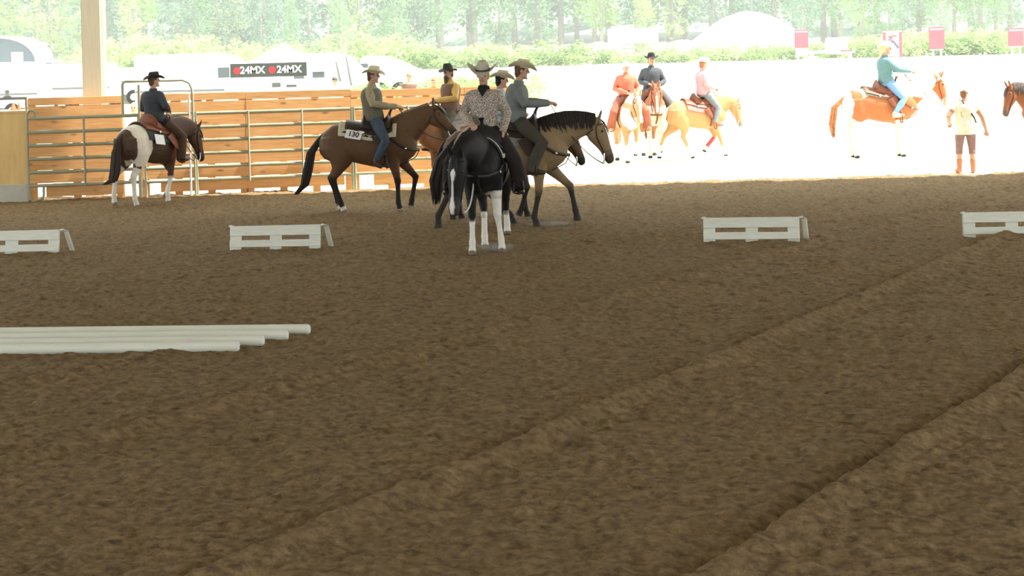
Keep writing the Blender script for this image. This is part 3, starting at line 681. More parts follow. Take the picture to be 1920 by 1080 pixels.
def figure(key, label, loc, heading, J, shirt, trousers, boots, hatm=None, hatkw=None, hair=None, vest=None, s=1.0, scarf=None, beard=None, group='riders', skin=SKIN, chaps=None, sleeve=1.0, capm=None, belt=None, hairlong=False, collar=True, shin_skin=False, name='person', long_top=False, bulk=1.15):
    root = empty(name, loc, heading, s); tag(root, label, 'person', group)
    P = {k: V(*v) for k, v in J.items() if k not in ('face', 'yaw')}
    yaw = J.get('yaw', 0.0); lat = V(-math.sin(yaw), math.cos(yaw), 0); fwd = V(math.cos(yaw), math.sin(yaw), 0)
    hip, sh, nk, C = P['hip'], P['sh'], P['neck'], P['head']
    fy, fp = J.get('face', (0.0, 0.0)); f = V(math.cos(fy)*math.cos(fp), math.sin(fy)*math.cos(fp), math.sin(fp)); l = V(-math.sin(fy), math.cos(fy), 0); u = np.cross(f, l)
    ax = nrm(sh-hip)
    def torso(g, lo=0.0, hi=1.0, belly=0.0):
        prof = ([(-.34, .125, .19)] if long_top and g > .018 else [])+[(-.16, .10, .145), (-.06, .120, .165), (.06, .122, .172), (.28, .108, .150), (.50, .112, .155), (.72, .122, .172), (.88, .112, .182), (1.0, .085, .165), (1.06, .065, .11), (1.11, .055, .062)]
        L = np.linalg.norm(sh-hip); se = []
        for t, rd, rl in prof:
            if t < lo-1e-6 or t > hi+1e-6: continue
            yv = lat; c = hip+(sh-hip)*t+fwd*belly*math.sin(math.pi*min(1, max(0, t)))
            dv = nrm(np.cross(yv, ax)); se.append((c, dv*(rd*(bulk+.1)+g), yv*(rl*bulk+g)))
        return loft(se, 18)
    def arm(sd, g, full=1.0):
        S_, E_, W_ = P['sh'+sd], P['el'+sd], P['wr'+sd]; pts = [sh*.35+S_*.65, S_, S_*.5+E_*.5, E_, E_*.55+W_*.45, W_]; rr = [.058, .062, .052, .044, .041, .029]
        k = 6 if full >= 1 else (4 if full >= .5 else 3)
        return tube(pts[:k], [r*(1.15 if i<5 else 1.0)+g for i, r in enumerate(rr[:k])], 12)
    def leg(sd, g, full=1.0):
        H_, K_, A_ = P['hp'+sd], P['kn'+sd], P['an'+sd]; pts = [hip*.3+H_*.7, H_*.75+K_*.25, H_*.4+K_*.6, K_, K_*.70+A_*.30, K_*.35+A_*.65, A_]; rr = [.100, .098, .080, .060, .060, .050, .038]
        k = 7 if full >= 1 else 5
        return tube(pts[:k], [r+g for r in rr[:k]], 12)
    def foot(sd, g):
        A_, T_ = P['an'+sd], P['to'+sd]; d = nrm(T_-A_); heel = A_-V(d[0], d[1], 0)*.05-V(0, 0, .045); b = V(T_[0], T_[1], T_[2])
        return [tube([A_+V(0, 0, .03), A_-V(0, 0, .03)], [.042+g, .045+g], 10), tube([heel, A_*.6+b*.4-V(0, 0, .025), A_*.25+b*.75-V(0, 0, .012), b], [(.036+g, .036+g), (.043+g, .04+g), (.044+g, .028+g), (.022+g, .016+g)], 10, lat=nrm(np.cross(V(0, 0, 1), d)))]
    def hand(sd):
        E_, W_ = P['el'+sd], P['wr'+sd]; d = nrm(W_-E_); dn = V(0, 0, -1) if abs(d[2]) < .8 else -fwd; dn = nrm(dn-d*np.dot(dn, d)); sid = np.cross(d, dn)
        out = [tube([W_-d*.02, W_+d*.03, W_+d*.085], [(.030, .022), (.040, .022), (.042, .018)], 10, lat=sid)]
        for i, (o_, ln) in enumerate(((-.031, .062), (-.010, .074), (.011, .070), (.031, .055))):
            b = W_+d*.082+sid*o_; out.append(tube([b-d*.02, b+d*ln*.45+dn*.006, b+d*ln*.62+dn*ln*.38, b+d*ln*.30+dn*ln*.66], [.0105, .0105, .010, .0085], 7))
        sg = 1 if sd == 'R' else -1
        b = W_+d*.03+sid*.036*sg; out.append(tube([b-sid*.01*sg, b+sid*.018*sg+d*.025, b+sid*.016*sg+d*.052+dn*.012, b+sid*.004*sg+d*.072+dn*.022], [.014, .0125, .011, .009], 7))
        return out
    hd = [ellipsoid(C+u*.028-f*.008, (.098, .077, .100), (f, l, u), 10, 16), ellipsoid(C-u*.045+f*.018, (.072, .060, .078), (f, l, u), 8, 14), tube([nk-ax*.07, nk, C-u*.05-f*.018], [.062, .056, .056], 12),
          tube([C+f*.088+u*.028, C+f*.108-u*.006, C+f*.100-u*.022], [(.010, .010), (.016, .014), (.013, .010)], 8, lat=l), ellipsoid(C+f*.080-u*.098, (.022, .024, .018), (f, l, u)), ellipsoid(C+f*.085+u*.032, (.012, .05, .010), (f, l, u))]
    for sg in (-1, 1): hd.append(ellipsoid(C+l*sg*.078-u*.005-f*.012, (.018, .010, .032), (f, l, u)))
    body = hd+[torso(0.0)]
    for sd in 'LR': body += [arm(sd, 0), leg(sd, 0)]+foot(sd, 0)+hand(sd)
    sk = np.array(skin); lipc = C+f*.088-u*.058
    def colfn(co):
        c = np.tile(sk, (len(co), 1))*(.92+.16*vn3(co, 30, 3))[:, None]
        q = co-lipc; e = (np.abs(q@l)/.026)**2+(np.abs(q@u)/.008)**2+(np.abs(q@f)/.03)**2
        return mixc(c, np.tile(sk*V(.85, .45, .45), (len(co), 1)), (1.2-e)*2)
    blob('body', body, .010, attr_mat('skin', rough=.55, noise=.05, scale=20), root, smooth=3, colfn=colfn)
    for sg in (-1, 1):
        MB().add(ellipsoid(C+f*.082+l*sg*.032+u*.012, (.010, .013, .009), (f, l, u))).build('eye', mat('eye_dark', (.03, .02, .015), rough=.2), root)
    sp = [torso(.020, -.06 if not long_top else -.34, 1.06)]+([arm('L', .016, sleeve), arm('R', .016, sleeve)] if sleeve > 0 else [])
    blob('shirt', sp, .014, shirt, root, smooth=4)
    if collar:
        MB().add(tube([nk-ax*.055, nk-ax*.005], [(.086, .080), (.070, .068)], 14, lat=lat)).build('collar', shirt if scarf is None else scarf, root)
        if scarf: MB().add(loft([(nk+fwd*.075-ax*.01, lat*.06, ax*.02), (nk+fwd*.11-ax*.06, lat*.055, ax*.02), (nk+fwd*.135-ax*.13, lat*.012, ax*.01)], 10)).build('scarf', scarf, root)
    if vest: blob('vest', [torso(.034, -.06, 1.0)], .014, vest, root, smooth=4)
    blob('trousers', [torso(.016, -.16, .06), leg('L', .014, .5 if shin_skin else 1), leg('R', .014, .5 if shin_skin else 1)], .014, trousers, root, smooth=4)
    if belt: MB().add(tube([hip+(sh-hip)*.04, hip+(sh-hip)*.10], [(.205, .160), (.200, .155)], 18, lat=lat)).build('belt', belt, root)
    if chaps:
        for sd in 'LR':
            H_, K_, A_ = P['hp'+sd], P['kn'+sd], P['an'+sd]; out = lat*(1 if sd == 'L' else -1)
            q = [H_*.85+K_*.15, H_*.4+K_*.6, K_, K_*.4+A_*.6, A_-V(0, 0, .05)]
            blob('chaps', [tube([p_+out*.02 for p_ in q], [(.115, .115), (.110, .10), (.10, .095), (.105, .085), (.12, .075)], 14)], .014, chaps, root, smooth=3)
    for sd in 'LR':
        A_, K_ = P['an'+sd], P['kn'+sd]; blob('boot', foot(sd, .008)+[tube([A_*.55+K_*.45, A_*.8+K_*.2, A_], [.064, .056, .050], 12)], .011, boots, root, smooth=3)
    if hair is not None:
        hh = [ellipsoid(C+u*.034-f*.022, (.098, .086, .100), (f, l, u), 8, 14), ellipsoid(C-u*.035-f*.055, (.050, .074, .075), (f, l, u))]
        if hairlong: hh.append(tube([C-f*.08-u*.05, C-f*.11-u*.14, C-f*.13-u*.25, C-f*.12-u*.38], [.045, .038, .032, .012], 8))
        blob('hair', hh, .013, hair, root, smooth=2)
    if beard is not None: blob('beard', [ellipsoid(C-u*.085+f*.055, (.055, .060, .055), (f, l, u)), ellipsoid(C-u*.15+f*.070, (.040, .045, .07), (f, l, u))], .012, beard, root, smooth=2)
    if hatm: hat(root, C, f, l, u, hatm, **(hatkw or {}))
    if capm: cap(root, C, f, l, u, capm)
    return root
def seated(lean=0.0, yaw=0.0, face=(0.0, 0.0), handL=(.42, .05, 1.74), handR=(.36, -.10, 1.70), elL=None, elR=None, x=.06, kn=(.38, .37, 1.22), an=(.24, .435, .86), to=(.45, .47, .81), z=0.0, tw=.172):
    sx = x+math.sin(lean)*.52-.03; sz = 1.57+math.cos(lean)*.50+z
    c, s_ = math.cos(yaw), math.sin(yaw); rot = lambda a, b: (sx+a*c-b*s_, a*s_+b*c)
    SL = rot(0, tw); SR = rot(0, -tw)
    J = dict(hip=(x, 0, 1.565+z), sh=(sx, 0, sz), neck=(sx+.015+.05*math.sin(lean), 0, sz+.085), head=(sx+.05+.12*math.sin(lean), 0, sz+.215),
             shL=(SL[0], SL[1], sz-.06), shR=(SR[0], SR[1], sz-.06), elL=elL or (sx+.04, .29, sz-.30), elR=elR or (sx+.00, -.29, sz-.30), wrL=handL, wrR=handR,
             hpL=(x+.05, .13, 1.55+z), hpR=(x+.05, -.13, 1.55+z), knL=kn, knR=(kn[0], -kn[1], kn[2]), anL=an, anR=(an[0], -an[1], an[2]), toL=to, toR=(to[0], -to[1], to[2]), face=face, yaw=yaw)
    return {k: (v if k in ('face', 'yaw') else (v[0]+.08, v[1], v[2])) for k, v in J.items()}
def standing(h=1.0, armR=((.02, -.27, 1.12), (.05, -.29, .86)), armL=((-.02, .28, 1.13), (.10, .22, .90)), face=(0, 0), lean=0.0, spread=.10):
    return dict(hip=(0, 0, .95), sh=(.0+lean, 0, 1.43), neck=(.015+lean, 0, 1.51), head=(.04+lean*1.1, 0, 1.635), shL=(lean, .185, 1.40), shR=(lean, -.185, 1.40), elL=armL[0], elR=armR[0], wrL=armL[1], wrR=armR[1],
                hpL=(0, .10, .92), hpR=(0, -.10, .92), knL=(.03, spread, .50), knR=(.03, -spread, .50), anL=(0, spread+.01, .09), anR=(0, -spread-.01, .09), toL=(.17, spread+.04, .03), toR=(.17, -spread-.04, .03), face=face, yaw=0.0)
# ================================================================== PLACING HORSES AND RIDERS
def gp(px, Y, z=-.012):
    x, zz = ray(px, 300); return Vector((x*Y, Y, z))
cl = lambda n, c, **k: mat(n, c, rough=.85, var=k.pop('var', .10), scale=k.pop('scale', 14), **k)
straw = mat('straw_felt', (.62, .55, .38), rough=.8, var=.08, scale=30); grey_felt = mat('grey_felt', (.50, .47, .37), rough=.9, var=.06, scale=30); black_felt = mat('black_felt', (.035, .035, .04), rough=.9, var=.2); white_felt = mat('white_felt', (.85, .83, .78), rough=.9, var=.04)
denim = cl('blue_denim', (.06, .085, .125), var=.25); black_cloth = cl('black_cloth', (.018, .018, .02)); darkboot = mat('dark_boot', (.06, .04, .03), rough=.4); brown_hair = mat('brown_hair', (.10, .055, .03), var=.3); tanboot = mat('tan_boot', (.42, .24, .12), rough=.5)
R_ = math.radians
bay_points = (.022, .016, .013)
# ---- bay horse 130
bay = coat_solid((.120, .068, .036), points=bay_points, pt=.52, muzzle=(.04, .025, .018), white={'hl': .90, 'hr': .90}, hair=('black', (.020, .015, .013)), hoof=(.30, .26, .2))
p130 = gp(691, 27.0)
horse('130', 'bay horse with black tail wearing number 130, walking along the fence', p130, R_(-2), bay, poll=(1.10, 0, 1.68), head=(.68, -.02, -.73), neckmid=(.80, 0, 1.52),
      legs=dict(hr=dict(hock=(-.60, .57), fet=(-.46, .15), hoof=(-.40, 0)), hl=dict(hock=(-.66, .57), fet=(-.55, .16), hoof=(-.49, 0), y=.12),
                fr=dict(knee=(.50, .51), fet=(.50, .15), hoof=(.54, 0)), fl=dict(knee=(.78, .56), fet=(.70, .16), hoof=(.68, 0.03), lift=True)),
      tail=[(-.82, 0, 1.24), (-.97, -.02, 1.02), (-1.03, -.03, .72), (-1.09, -.03, .48), (-1.24, -.03, .32)], mane=1)
pad('130', 'cream and black diamond patterned saddle pad under the rider in jeans', cl('pad_cream', (.55, .48, .36)), edge=cl('pad_edge', (.60, .55, .42)), num=('130', -.20, .27, .17, R_(-12)), diamonds=black_cloth, x0=-.46, x1=.50, th=1.17)
saddle('130', 'dark leather western saddle on the bay horse numbered 130')
bridle('130', 'dark leather bridle on the bay horse numbered 130', hand=(.40, .0, 1.80), breast=True, loop=.35)
figure('130', 'person in olive vest, tan sleeves, blue jeans and straw hat riding horse 130', p130, R_(-2), seated(face=(R_(-8), R_(-6)), handL=(.42, .06, 1.76), handR=(.42, -.08, 1.75), elR=(.04, -.27, 1.82), kn=(.26, .37, 1.20), an=(.10, .435, .88), to=(.20, .45, .76), x=.02),
       cl('tan_shirt', (.36, .31, .20)), denim, darkboot, straw, dict(curl=.05), vest=cl('olive_vest', (.15, .14, .10)), hair=brown_hair, belt=darkboot)
# ---- pinto
def pinto_patch(co, g, t):
    x, y, z = co.T; n = vn3(co, 4.5, 21)-.5
    b = np.isin(g, ['body', 'hl', 'hr'])
    w1 = np.where(b & (x > -.66+n*.5*.6) & (x < -.30+n*.35+.10*(1.2-z)) & (z > .75), 1.0, 0)
    w2 = np.where(np.isin(g, ['hl', 'hr']) & (t > .30+n*.3) & (x+n*.2 > -.70), 1.0, 0)
    w3 = np.where((g == 'neck') & (z < 1.16+n*.2), 1.0, 0)
    return np.maximum(np.maximum(w1, w2), w3)
pinto = coat_solid((.088, .050, .033), muzzle=(.03, .02, .018), white={'hl': .40, 'hr': .45, 'fr': .58, 'fl': .80}, patches=pinto_patch, blaze=(.1, .5), hair=('dark_brown', (.035, .022, .016)), hoof=(.25, .2, .16))
pp = gp(282, 29.6)
horse('pinto', 'brown and white pinto horse seen from behind, walking beside the arched gate', pp, R_(62), pinto, poll=(1.06, -.18, 1.33), head=(.16, -.14, -.97), neckmid=(.88, -.05, 1.46),
      legs=dict(hr=dict(hock=(-.62, .57), fet=(-.60, .17), hoof=(-.53, 0)), hl=dict(hock=(-.80, .60), fet=(-.86, .24), hoof=(-.84, .06), lift=True),
                fr=dict(knee=(.40, .51), fet=(.30, .16), hoof=(.33, 0)), fl=dict(knee=(.72, .57), fet=(.62, .24), hoof=(.55, .10), lift=True)),
      tail=[(-.82, 0, 1.24), (-.93, .0, 1.02), (-.95, .02, .70), (-.98, .05, .52), (-1.12, .12, .46)], mane=1)
pad('pinto', 'dark saddle pad with a white number card on the pinto horse', cl('pad_dark', (.05, .05, .05)), edge=None, num=('', -.12, .24, .19, R_(-8)), th=1.42, x1=.42)
saddle('pinto', 'reddish brown western saddle on the pinto horse', leather2())
bridle('pinto', 'dark bridle on the low carried head of the pinto horse', hand=(.40, 0, 1.70), breast=True, loop=.3)
figure('pinto', 'person in dark slate shirt, brown chaps and black hat riding the pinto', pp, R_(62), seated(face=(R_(-32), R_(3)), handL=(.40, .04, 1.72), handR=(.30, -.14, 1.74), elR=(-.02, -.34, 1.82)),
       cl('slate_shirt', (.050, .058, .070)), black_cloth, darkboot, black_felt, dict(curl=.05), hair=brown_hair, chaps=cl('brown_chaps', (.075, .040, .025)), belt=cl('pale_belt', (.45, .42, .32)))
# ---- bearded rider by the fence
sorrel = coat_solid((.34, .17, .085), points=(.30, .16, .09), white={'fl': .88}, blaze=(.1, .8), muzzle=(.30, .20, .17), hair=('flaxen', (.50, .38, .24)))
pb_ = gp(858, 31.05)
horse('sorrel', 'light sorrel horse half hidden behind the bay, standing at the board fence', pb_, R_(212), sorrel, poll=(1.05, .06, 1.38), head=(.45, .10, -.88), neckmid=(.82, 0, 1.42), group='horses with riders')
pad('sorrel', 'white show pad with a number card under the bearded rider', cl('pad_white', (.78, .74, .68)), edge=cl('pad_pinkgrey', (.5, .42, .40)), num=('35', -.24, .26, .18, 0), side=1, th=1.05, x0=-.40)
saddle('sorrel', 'silver trimmed saddle under the bearded rider', mat('grey_leather', (.30, .26, .24), rough=.5))
bridle('sorrel', 'bridle on the sorrel horse at the board fence', hand=(.40, 0, 1.72))
figure('sorrel', 'bearded person in yellow shirt, brown vest and dark hat riding by the fence', pb_, R_(212), seated(face=(R_(8), R_(-4)), handL=(.42, .10, 1.76), handR=(.42, -.02, 1.74), elL=(.10, .30, 1.80)),
       cl('yellow_shirt', (.62, .40, .13)), cl('grey_trousers', (.10, .09, .07)), darkboot, mat('dark_green_felt', (.05, .055, .05), rough=.9), dict(curl=.02, bl=.19, bw=.18, crown=.13), vest=cl('brown_vest', (.20, .12, .09)), beard=mat('beard_brown', (.13, .085, .06), var=.3), hair=brown_hair)
# ---- black horse towards the camera
black = coat_solid((.010, .0095, .0105), white={'fl': .32, 'fr': .64, 'hl': .74, 'hr': .66}, blaze=((.10, .16, .20, .26, .40, .52, .60), (.0, .034, .026, .010, .012, .036, .02)), muzzle=(.05, .04, .04), hair=('jet', (.012, .012, .013)), hoof=(.20, .15, .11))
pk = gp(913, 20.95); hk = R_(-97)
horse('black', 'black horse with white socks and a blaze walking towards the sand jumps', pk, hk, black, poll=(1.04, -.22, 1.26), head=(.14, -.08, -.98), neckmid=(.90, -.12, 1.44), hyaw=-.22,
      legs=dict(fr=dict(knee=(.56, .50), fet=(.60, .16), hoof=(.64, 0), y=.13), fl=dict(knee=(.44, .51), fet=(.38, .16), hoof=(.42, 0), y=.23),
                hr=dict(hock=(-.30, .56), fet=(-.10, .15), hoof=(-.05, 0), y=.06), hl=dict(hock=(-.68, .60), fet=(-.72, .26), hoof=(-.68, .12), lift=True, y=.16)),
      tail=[(-.82, 0, 1.22), (-.92, 0, 1.0), (-.95, .02, .65), (-.92, .02, .35)], mane=-1, vox=.0145, headlen=.72)
pad('black', 'black and cream show pad on the black horse', cl('pad_black', (.04, .04, .045)), edge=cl('pad_cream_edge', (.62, .60, .50)), num=('', .0, .24, .16, 0), side=1, th=1.25, x1=.52)
saddle('black', 'black show saddle with silver fittings on the black horse', mat('black_leather', (.02, .018, .018), rough=.35))
bridle('black', 'silver trimmed bridle with white beaded reins on the black horse', hand=(.44, -.10, 1.66), m=mat('black_leather', (.02, .018, .018)), beads=True, breast=True, loop=.55)
figure('black', 'person in brown and white patterned jacket with black scarf and pale felt hat', pk, hk, seated(face=(R_(2), R_(-12)), handL=(.20, .25, 1.54), handR=(.40, -.12, 1.66), elL=(.00, .29, 1.79), elR=(.02, -.28, 1.79), kn=(.32, .40, 1.16), an=(.16, .44, .85), to=(.36, .50, .78)),
       speckle('leopard_jacket', (.13, .085, .065), (.58, .52, .45), scale=95, thr=.50), black_cloth, mat('black_boot', (.02, .018, .017), rough=.25), grey_felt, dict(curl=.105, bl=.20, bw=.20, crown=.135), scarf=cl('black_scarf', (.012, .014, .013)), chaps=cl('black_chaps', (.022, .017, .017)), belt=mat('buckle_belt', (.10, .09, .06), rough=.3), hair=brown_hair, bulk=1.02)
# ---- buckskin pair walking right
buck = coat_solid((.27, .19, .105), points=(.035, .028, .022), pt=.60, muzzle=(.10, .07, .05), hair=('black', (.02, .015, .013)), hoof=(.05, .045, .04))
pu = gp(957, 23.85)
low = dict(poll=(1.24, -.02, 1.46), head=(.36, -.02, -.93), neckmid=(.88, 0, 1.50))
horse('buckskin', 'buckskin horse with black legs and tail, walking past behind the black horse', pu, R_(0), buck, **low,
      legs=dict(hr=dict(hock=(-.86, .58), fet=(-1.06, .20), hoof=(-1.06, .02), stifle=(-.55, .90)), hl=dict(hock=(-.36, .54), fet=(-.02, .16), hoof=(.04, 0), stifle=(-.26, .92)),
                fr=dict(knee=(.40, .51), fet=(.32, .15), hoof=(.37, 0)), fl=dict(knee=(.86, .56), fet=(.93, .20), hoof=(.96, .05))),
      tail=[(-.84, 0, 1.22), (-.98, -.02, 1.0), (-1.07, -.02, .7), (-1.08, -.02, .36)], mane=-1, s=1.03, tailw=1.5)
pad('buckskin', 'grey green saddle pad on the buckskin horse', cl('pad_grey', (.18, .19, .16)), th=1.3)
saddle('buckskin', 'dark saddle on the buckskin horse'); bridle('buckskin', 'dark bridle on the low headed buckskin horse', hand=(.52, 0, 1.76), breast=True, loop=.25)
figure('buckskin', 'person in plain grey blue shirt and straw hat riding the buckskin', pu, R_(0), seated(lean=R_(9), face=(R_(4), R_(-10)), handL=(.50, .06, 1.78), handR=(.50, -.05, 1.77), elR=(.14, -.28, 1.78), elL=(.12, .28, 1.80), x=.0, z=-.03, an=(.20, .43, .86), to=(.42, .46, .80)),
       cl('blue_grey_shirt', (.17, .19, .185)), cl('dark_green_trousers', (.055, .055, .04)), darkboot, straw, dict(curl=.09, bl=.22), hair=brown_hair, chaps=cl('dark_olive_chaps', (.06, .052, .038)), s=1.03)
dbay = coat_solid((.13, .085, .048), points=bay_points, pt=.5, muzzle=(.04, .03, .02), hair=('black', (.02, .015, .013)))
pu2 = gp(924, 25.1)
horse('darkbay', 'dark bay horse nearly hidden on the far side of the buckskin', pu2, R_(0), dbay, **dict(low, poll=(1.24, 0, 1.42), head=(.42, 0, -.91)),
      legs=dict(hr=dict(hock=(-.70, .57), fet=(-.70, .18), hoof=(-.66, 0)), fr=dict(knee=(.55, .53), fet=(.46, .19), hoof=(.40, .06), lift=True), fl=dict(knee=(.50, .51), fet=(.52, .15), hoof=(.57, 0))), tail=[(-.82, 0, 1.2), (-.88, 0, 1.0), (-.90, 0, .6)], s=.95)
saddle('darkbay', 'dark saddle on the dark bay behind the buckskin'); bridle('darkbay', 'dark bridle on the dark bay behind the buckskin', hand=(.45, 0, 1.76))
figure('darkbay', 'person with black hair and straw hat beyond the grey blue shirted rider', pu2, R_(0), seated(lean=R_(2), face=(R_(10), R_(-8)), x=.06),
       cl('pale_blue_shirt', (.45, .52, .55)), denim, darkboot, straw, dict(curl=.08, bl=.22), hair=mat('black_hair', (.015, .013, .012)), hairlong=False, s=.95)
# ---- riders out on the field
palo = coat_solid((.50, .28, .13), white={'fl': .75, 'fr': .75, 'hl': .75, 'hr': .75}, blaze=(.1, .8), hair=('cream', (.75, .66, .48)), muzzle=(.30, .22, .16))
pt1 = gp(1176, 38.6); hd1 = R_(-82)
tan = coat_solid((.48, .27, .14), white={'fl': .60, 'fr': .70, 'hl': .7, 'hr': .7}, blaze=(.1, .9), hair=('cream', (.75, .66, .48)), patches=lambda co, g, t: np.where((g == 'body') & (co[:, 0] > .55) & (vn3(co, 5, 3) > .5), 1., 0) + np.where((g == 'neck') & (vn3(co, 4, 9) > .5), 1., 0))
horse('tan', 'tan and white horse facing the hall under the rider in orange red', pt1, hd1, tan, poll=(1.05, .05, 1.55), head=(.35, .05, -.93), neckmid=(.85, 0, 1.5),
      legs=dict(fr=dict(knee=(.50, .51), fet=(.52, .16), hoof=(.56, 0), y=.10), fl=dict(knee=(.48, .52), fet=(.30, .3), hoof=(.26, .16), lift=True, y=.16)), group='horses out on the field')
saddle('tan', 'brown saddle under the rider in orange red', leather2()); bridle('tan', 'brown bridle on the tan and white horse', m=leather2(), hand=(.42, .0, 1.7))
figure('tan', 'person in orange red shirt, pale cap and red brown chaps riding on the field', pt1, hd1, seated(face=(0, R_(-5)), handL=(.40, .18, 1.62), handR=(.40, -.05, 1.66)), cl('orange_red_shirt', (.62, .16, .10)), denim, tanboot, None, capm=cl('pale_cap', (.75, .70, .62)), chaps=cl('redbrown_chaps', (.34, .11, .07)), hair=brown_hair, group='riders on the field')
pt2 = gp(1224, 40.2); hd2 = R_(-86)
sorr2 = coat_solid((.34, .14, .07), white={'fl': .2, 'fr': .2, 'hl': .7, 'hr': .5}, blaze=(.1, .9), hair=('red', (.30, .13, .07)), patches=lambda co, g, t: np.where((g == 'body') & (co[:, 2] < 1.22), 1., 0))
horse('paint', 'sorrel and white paint horse with a long blaze under the rider in black', pt2, hd2, sorr2, poll=(1.00, -.05, 1.62), head=(.42, -.03, -.9), neckmid=(.82, 0, 1.55), s=1.07, group='horses out on the field',
      legs=dict(fl=dict(knee=(.55, .55), fet=(.45, .25), hoof=(.38, .14), lift=True)))
saddle('paint', 'brown saddle under the rider in black', leather2()); bridle('paint', 'reddish bridle on the sorrel and white paint horse', m=leather2(), hand=(.40, .0, 1.72), breast=True)
figure('paint', 'person in black shirt and black hat riding on the sunlit field', pt2, hd2, seated(face=(R_(6), 0), handL=(.34, .14, 1.70), handR=(.32, -.10, 1.72)), cl('black_shirt', (.075, .085, .095)), denim, tanboot, black_felt, dict(curl=.04), chaps=cl('dark_grey_chaps', (.12, .11, .11)), hair=brown_hair, group='riders on the field', s=1.07)
pt3 = gp(1306, 39.4); hd3 = R_(18)
horse('palomino', 'palomino horse with a low head walking on the field', pt3, hd3, palo, poll=(1.10, -.10, 1.38), head=(.18, -.10, -.98), neckmid=(.85, 0, 1.50), s=.95, group='horses out on the field',
      legs=dict(hr=dict(hock=(-.42, .56), fet=(-.22, .16), hoof=(-.16, 0)), hl=dict(hock=(-.85, .58), fet=(-1.0, .2), hoof=(-.98, .02)), fr=dict(knee=(.62, .52), fet=(.72, .17), hoof=(.78, .02)), fl=dict(knee=(.60, .53), fet=(.34, .26), hoof=(.28, .14), lift=True)),
      tail=[(-.82, 0, 1.22), (-.92, 0, 1.0), (-.98, 0, .7), (-1.02, 0, .45)])
MB().add(tube([(.57, .13, .50), (.36, .13, .28)], [.05, .052], 10)).build('leg_boot', cl('red_boot', (.60, .10, .09)), HORSES['palomino']['root'])
pad('palomino', 'red and pink saddle pad on the palomino', cl('pad_red', (.60, .20, .18)), th=1.3); saddle('palomino', 'brown saddle on the palomino', leather2()); bridle('palomino', 'pale bridle on the palomino', m=cl('tan_strap', (.45, .28, .18)), hand=(.45, 0, 1.7))
figure('palomino', 'person in pink shirt, grey trousers and white hat riding the palomino', pt3, hd3, seated(face=(R_(10), R_(-6)), handL=(.45, .08, 1.72), handR=(.44, -.06, 1.70), z=.02, x=.15), cl('pink_shirt', (.72, .34, .36)), cl('grey_jeans', (.20, .22, .23)), cl('red_chap_boot', (.5, .14, .10)), white_felt, dict(curl=.06), hair=mat('auburn_hair', (.34, .15, .07)), group='riders on the field')
pt4 = gp(1650, 37.8); hd4 = R_(4)
def chest_patch(co, g, t):
    x, y, z = co.T; n = vn3(co, 4, 31)-.5
    w = np.where((g == 'body') & ((x < -.62+n*.2) | ((z > 1.30+n*.2) & (x > -.42) & (x < .60)) | ((x > -.55) & (x < -.40) & (z > 1.42))), 1., 0)
    w = np.maximum(w, np.where((g == 'neck') & ((co[:, 2] > 1.02+.55*(x-.55)+n*.3) | (x < .75)), 1., 0))
    w = np.maximum(w, np.where(np.isin(g, ['hl', 'hr']) & ((z < .85+n*.2)), 1., 0)); w = np.maximum(w, np.where(np.isin(g, ['fl', 'fr']) & (z < .80), 1., 0))
    return w
chest = coat_solid((.42, .145, .060), patches=chest_patch, muzzle=(.45, .36, .28), hair=('chestnut', (.42, .16, .07)))
horse('chestnut', 'chestnut and white pinto horse with a red tail on the field', pt4, hd4, chest, poll=(1.32, 0, 1.66), head=(.28, 0, -.96), neckmid=(.92, 0, 1.52), s=1.09, group='horses out on the field', mane=0,
      tail=[(-.84, 0, 1.24), (-.98, 0, 1.10), (-1.04, 0, .75), (-1.02, 0, .45)])
pad('chestnut', 'faded green saddle pad on the chestnut and white pinto', cl('pad_green', (.33, .33, .26)), th=.95); saddle('chestnut', 'brown saddle on the chestnut and white pinto', leather2()); bridle('chestnut', 'brown bridle on the chestnut and white pinto', m=leather2(), hand=(.50, 0, 1.80), breast=True)
figure('chestnut', 'person in teal jumper, light blue jeans and white hat riding a chestnut pinto', pt4, hd4, seated(face=(0, R_(-4)), handL=(.62, .06, 1.86), handR=(.62, -.06, 1.85), elR=(.28, -.24, 1.90), elL=(.28, .24, 1.90), x=.10, kn=(.38, .36, 1.26), an=(.14, .43, .95), to=(.34, .46, .92), z=.06),
       cl('teal_jumper', (.13, .24, .25)), cl('light_jeans', (.20, .34, .62)), cl('pale_boot', (.72, .60, .42)), white_felt, dict(curl=.05), hair=mat('blonde_hair', (.62, .50, .28)), hairlong=True, s=1.09, group='riders on the field')
pt5 = gp(1990, 34.2)
db2 = coat_solid((.26, .10, .05), points=bay_points, pt=.5, muzzle=(.14, .09, .07), hair=('grey_brown', (.12, .10, .09)))
horse('edge', 'dark maned bay horse looking in beside the standing woman', pt5, R_(188), db2, poll=(1.12, .06, 1.62), head=(.32, .14, -.93), neckmid=(.84, 0, 1.58), mane=1, group='horses out on the field')
bridle('edge', 'thin bridle on the dark maned bay beside the woman', m=leather2(), hand=(.40, 0, 1.6))
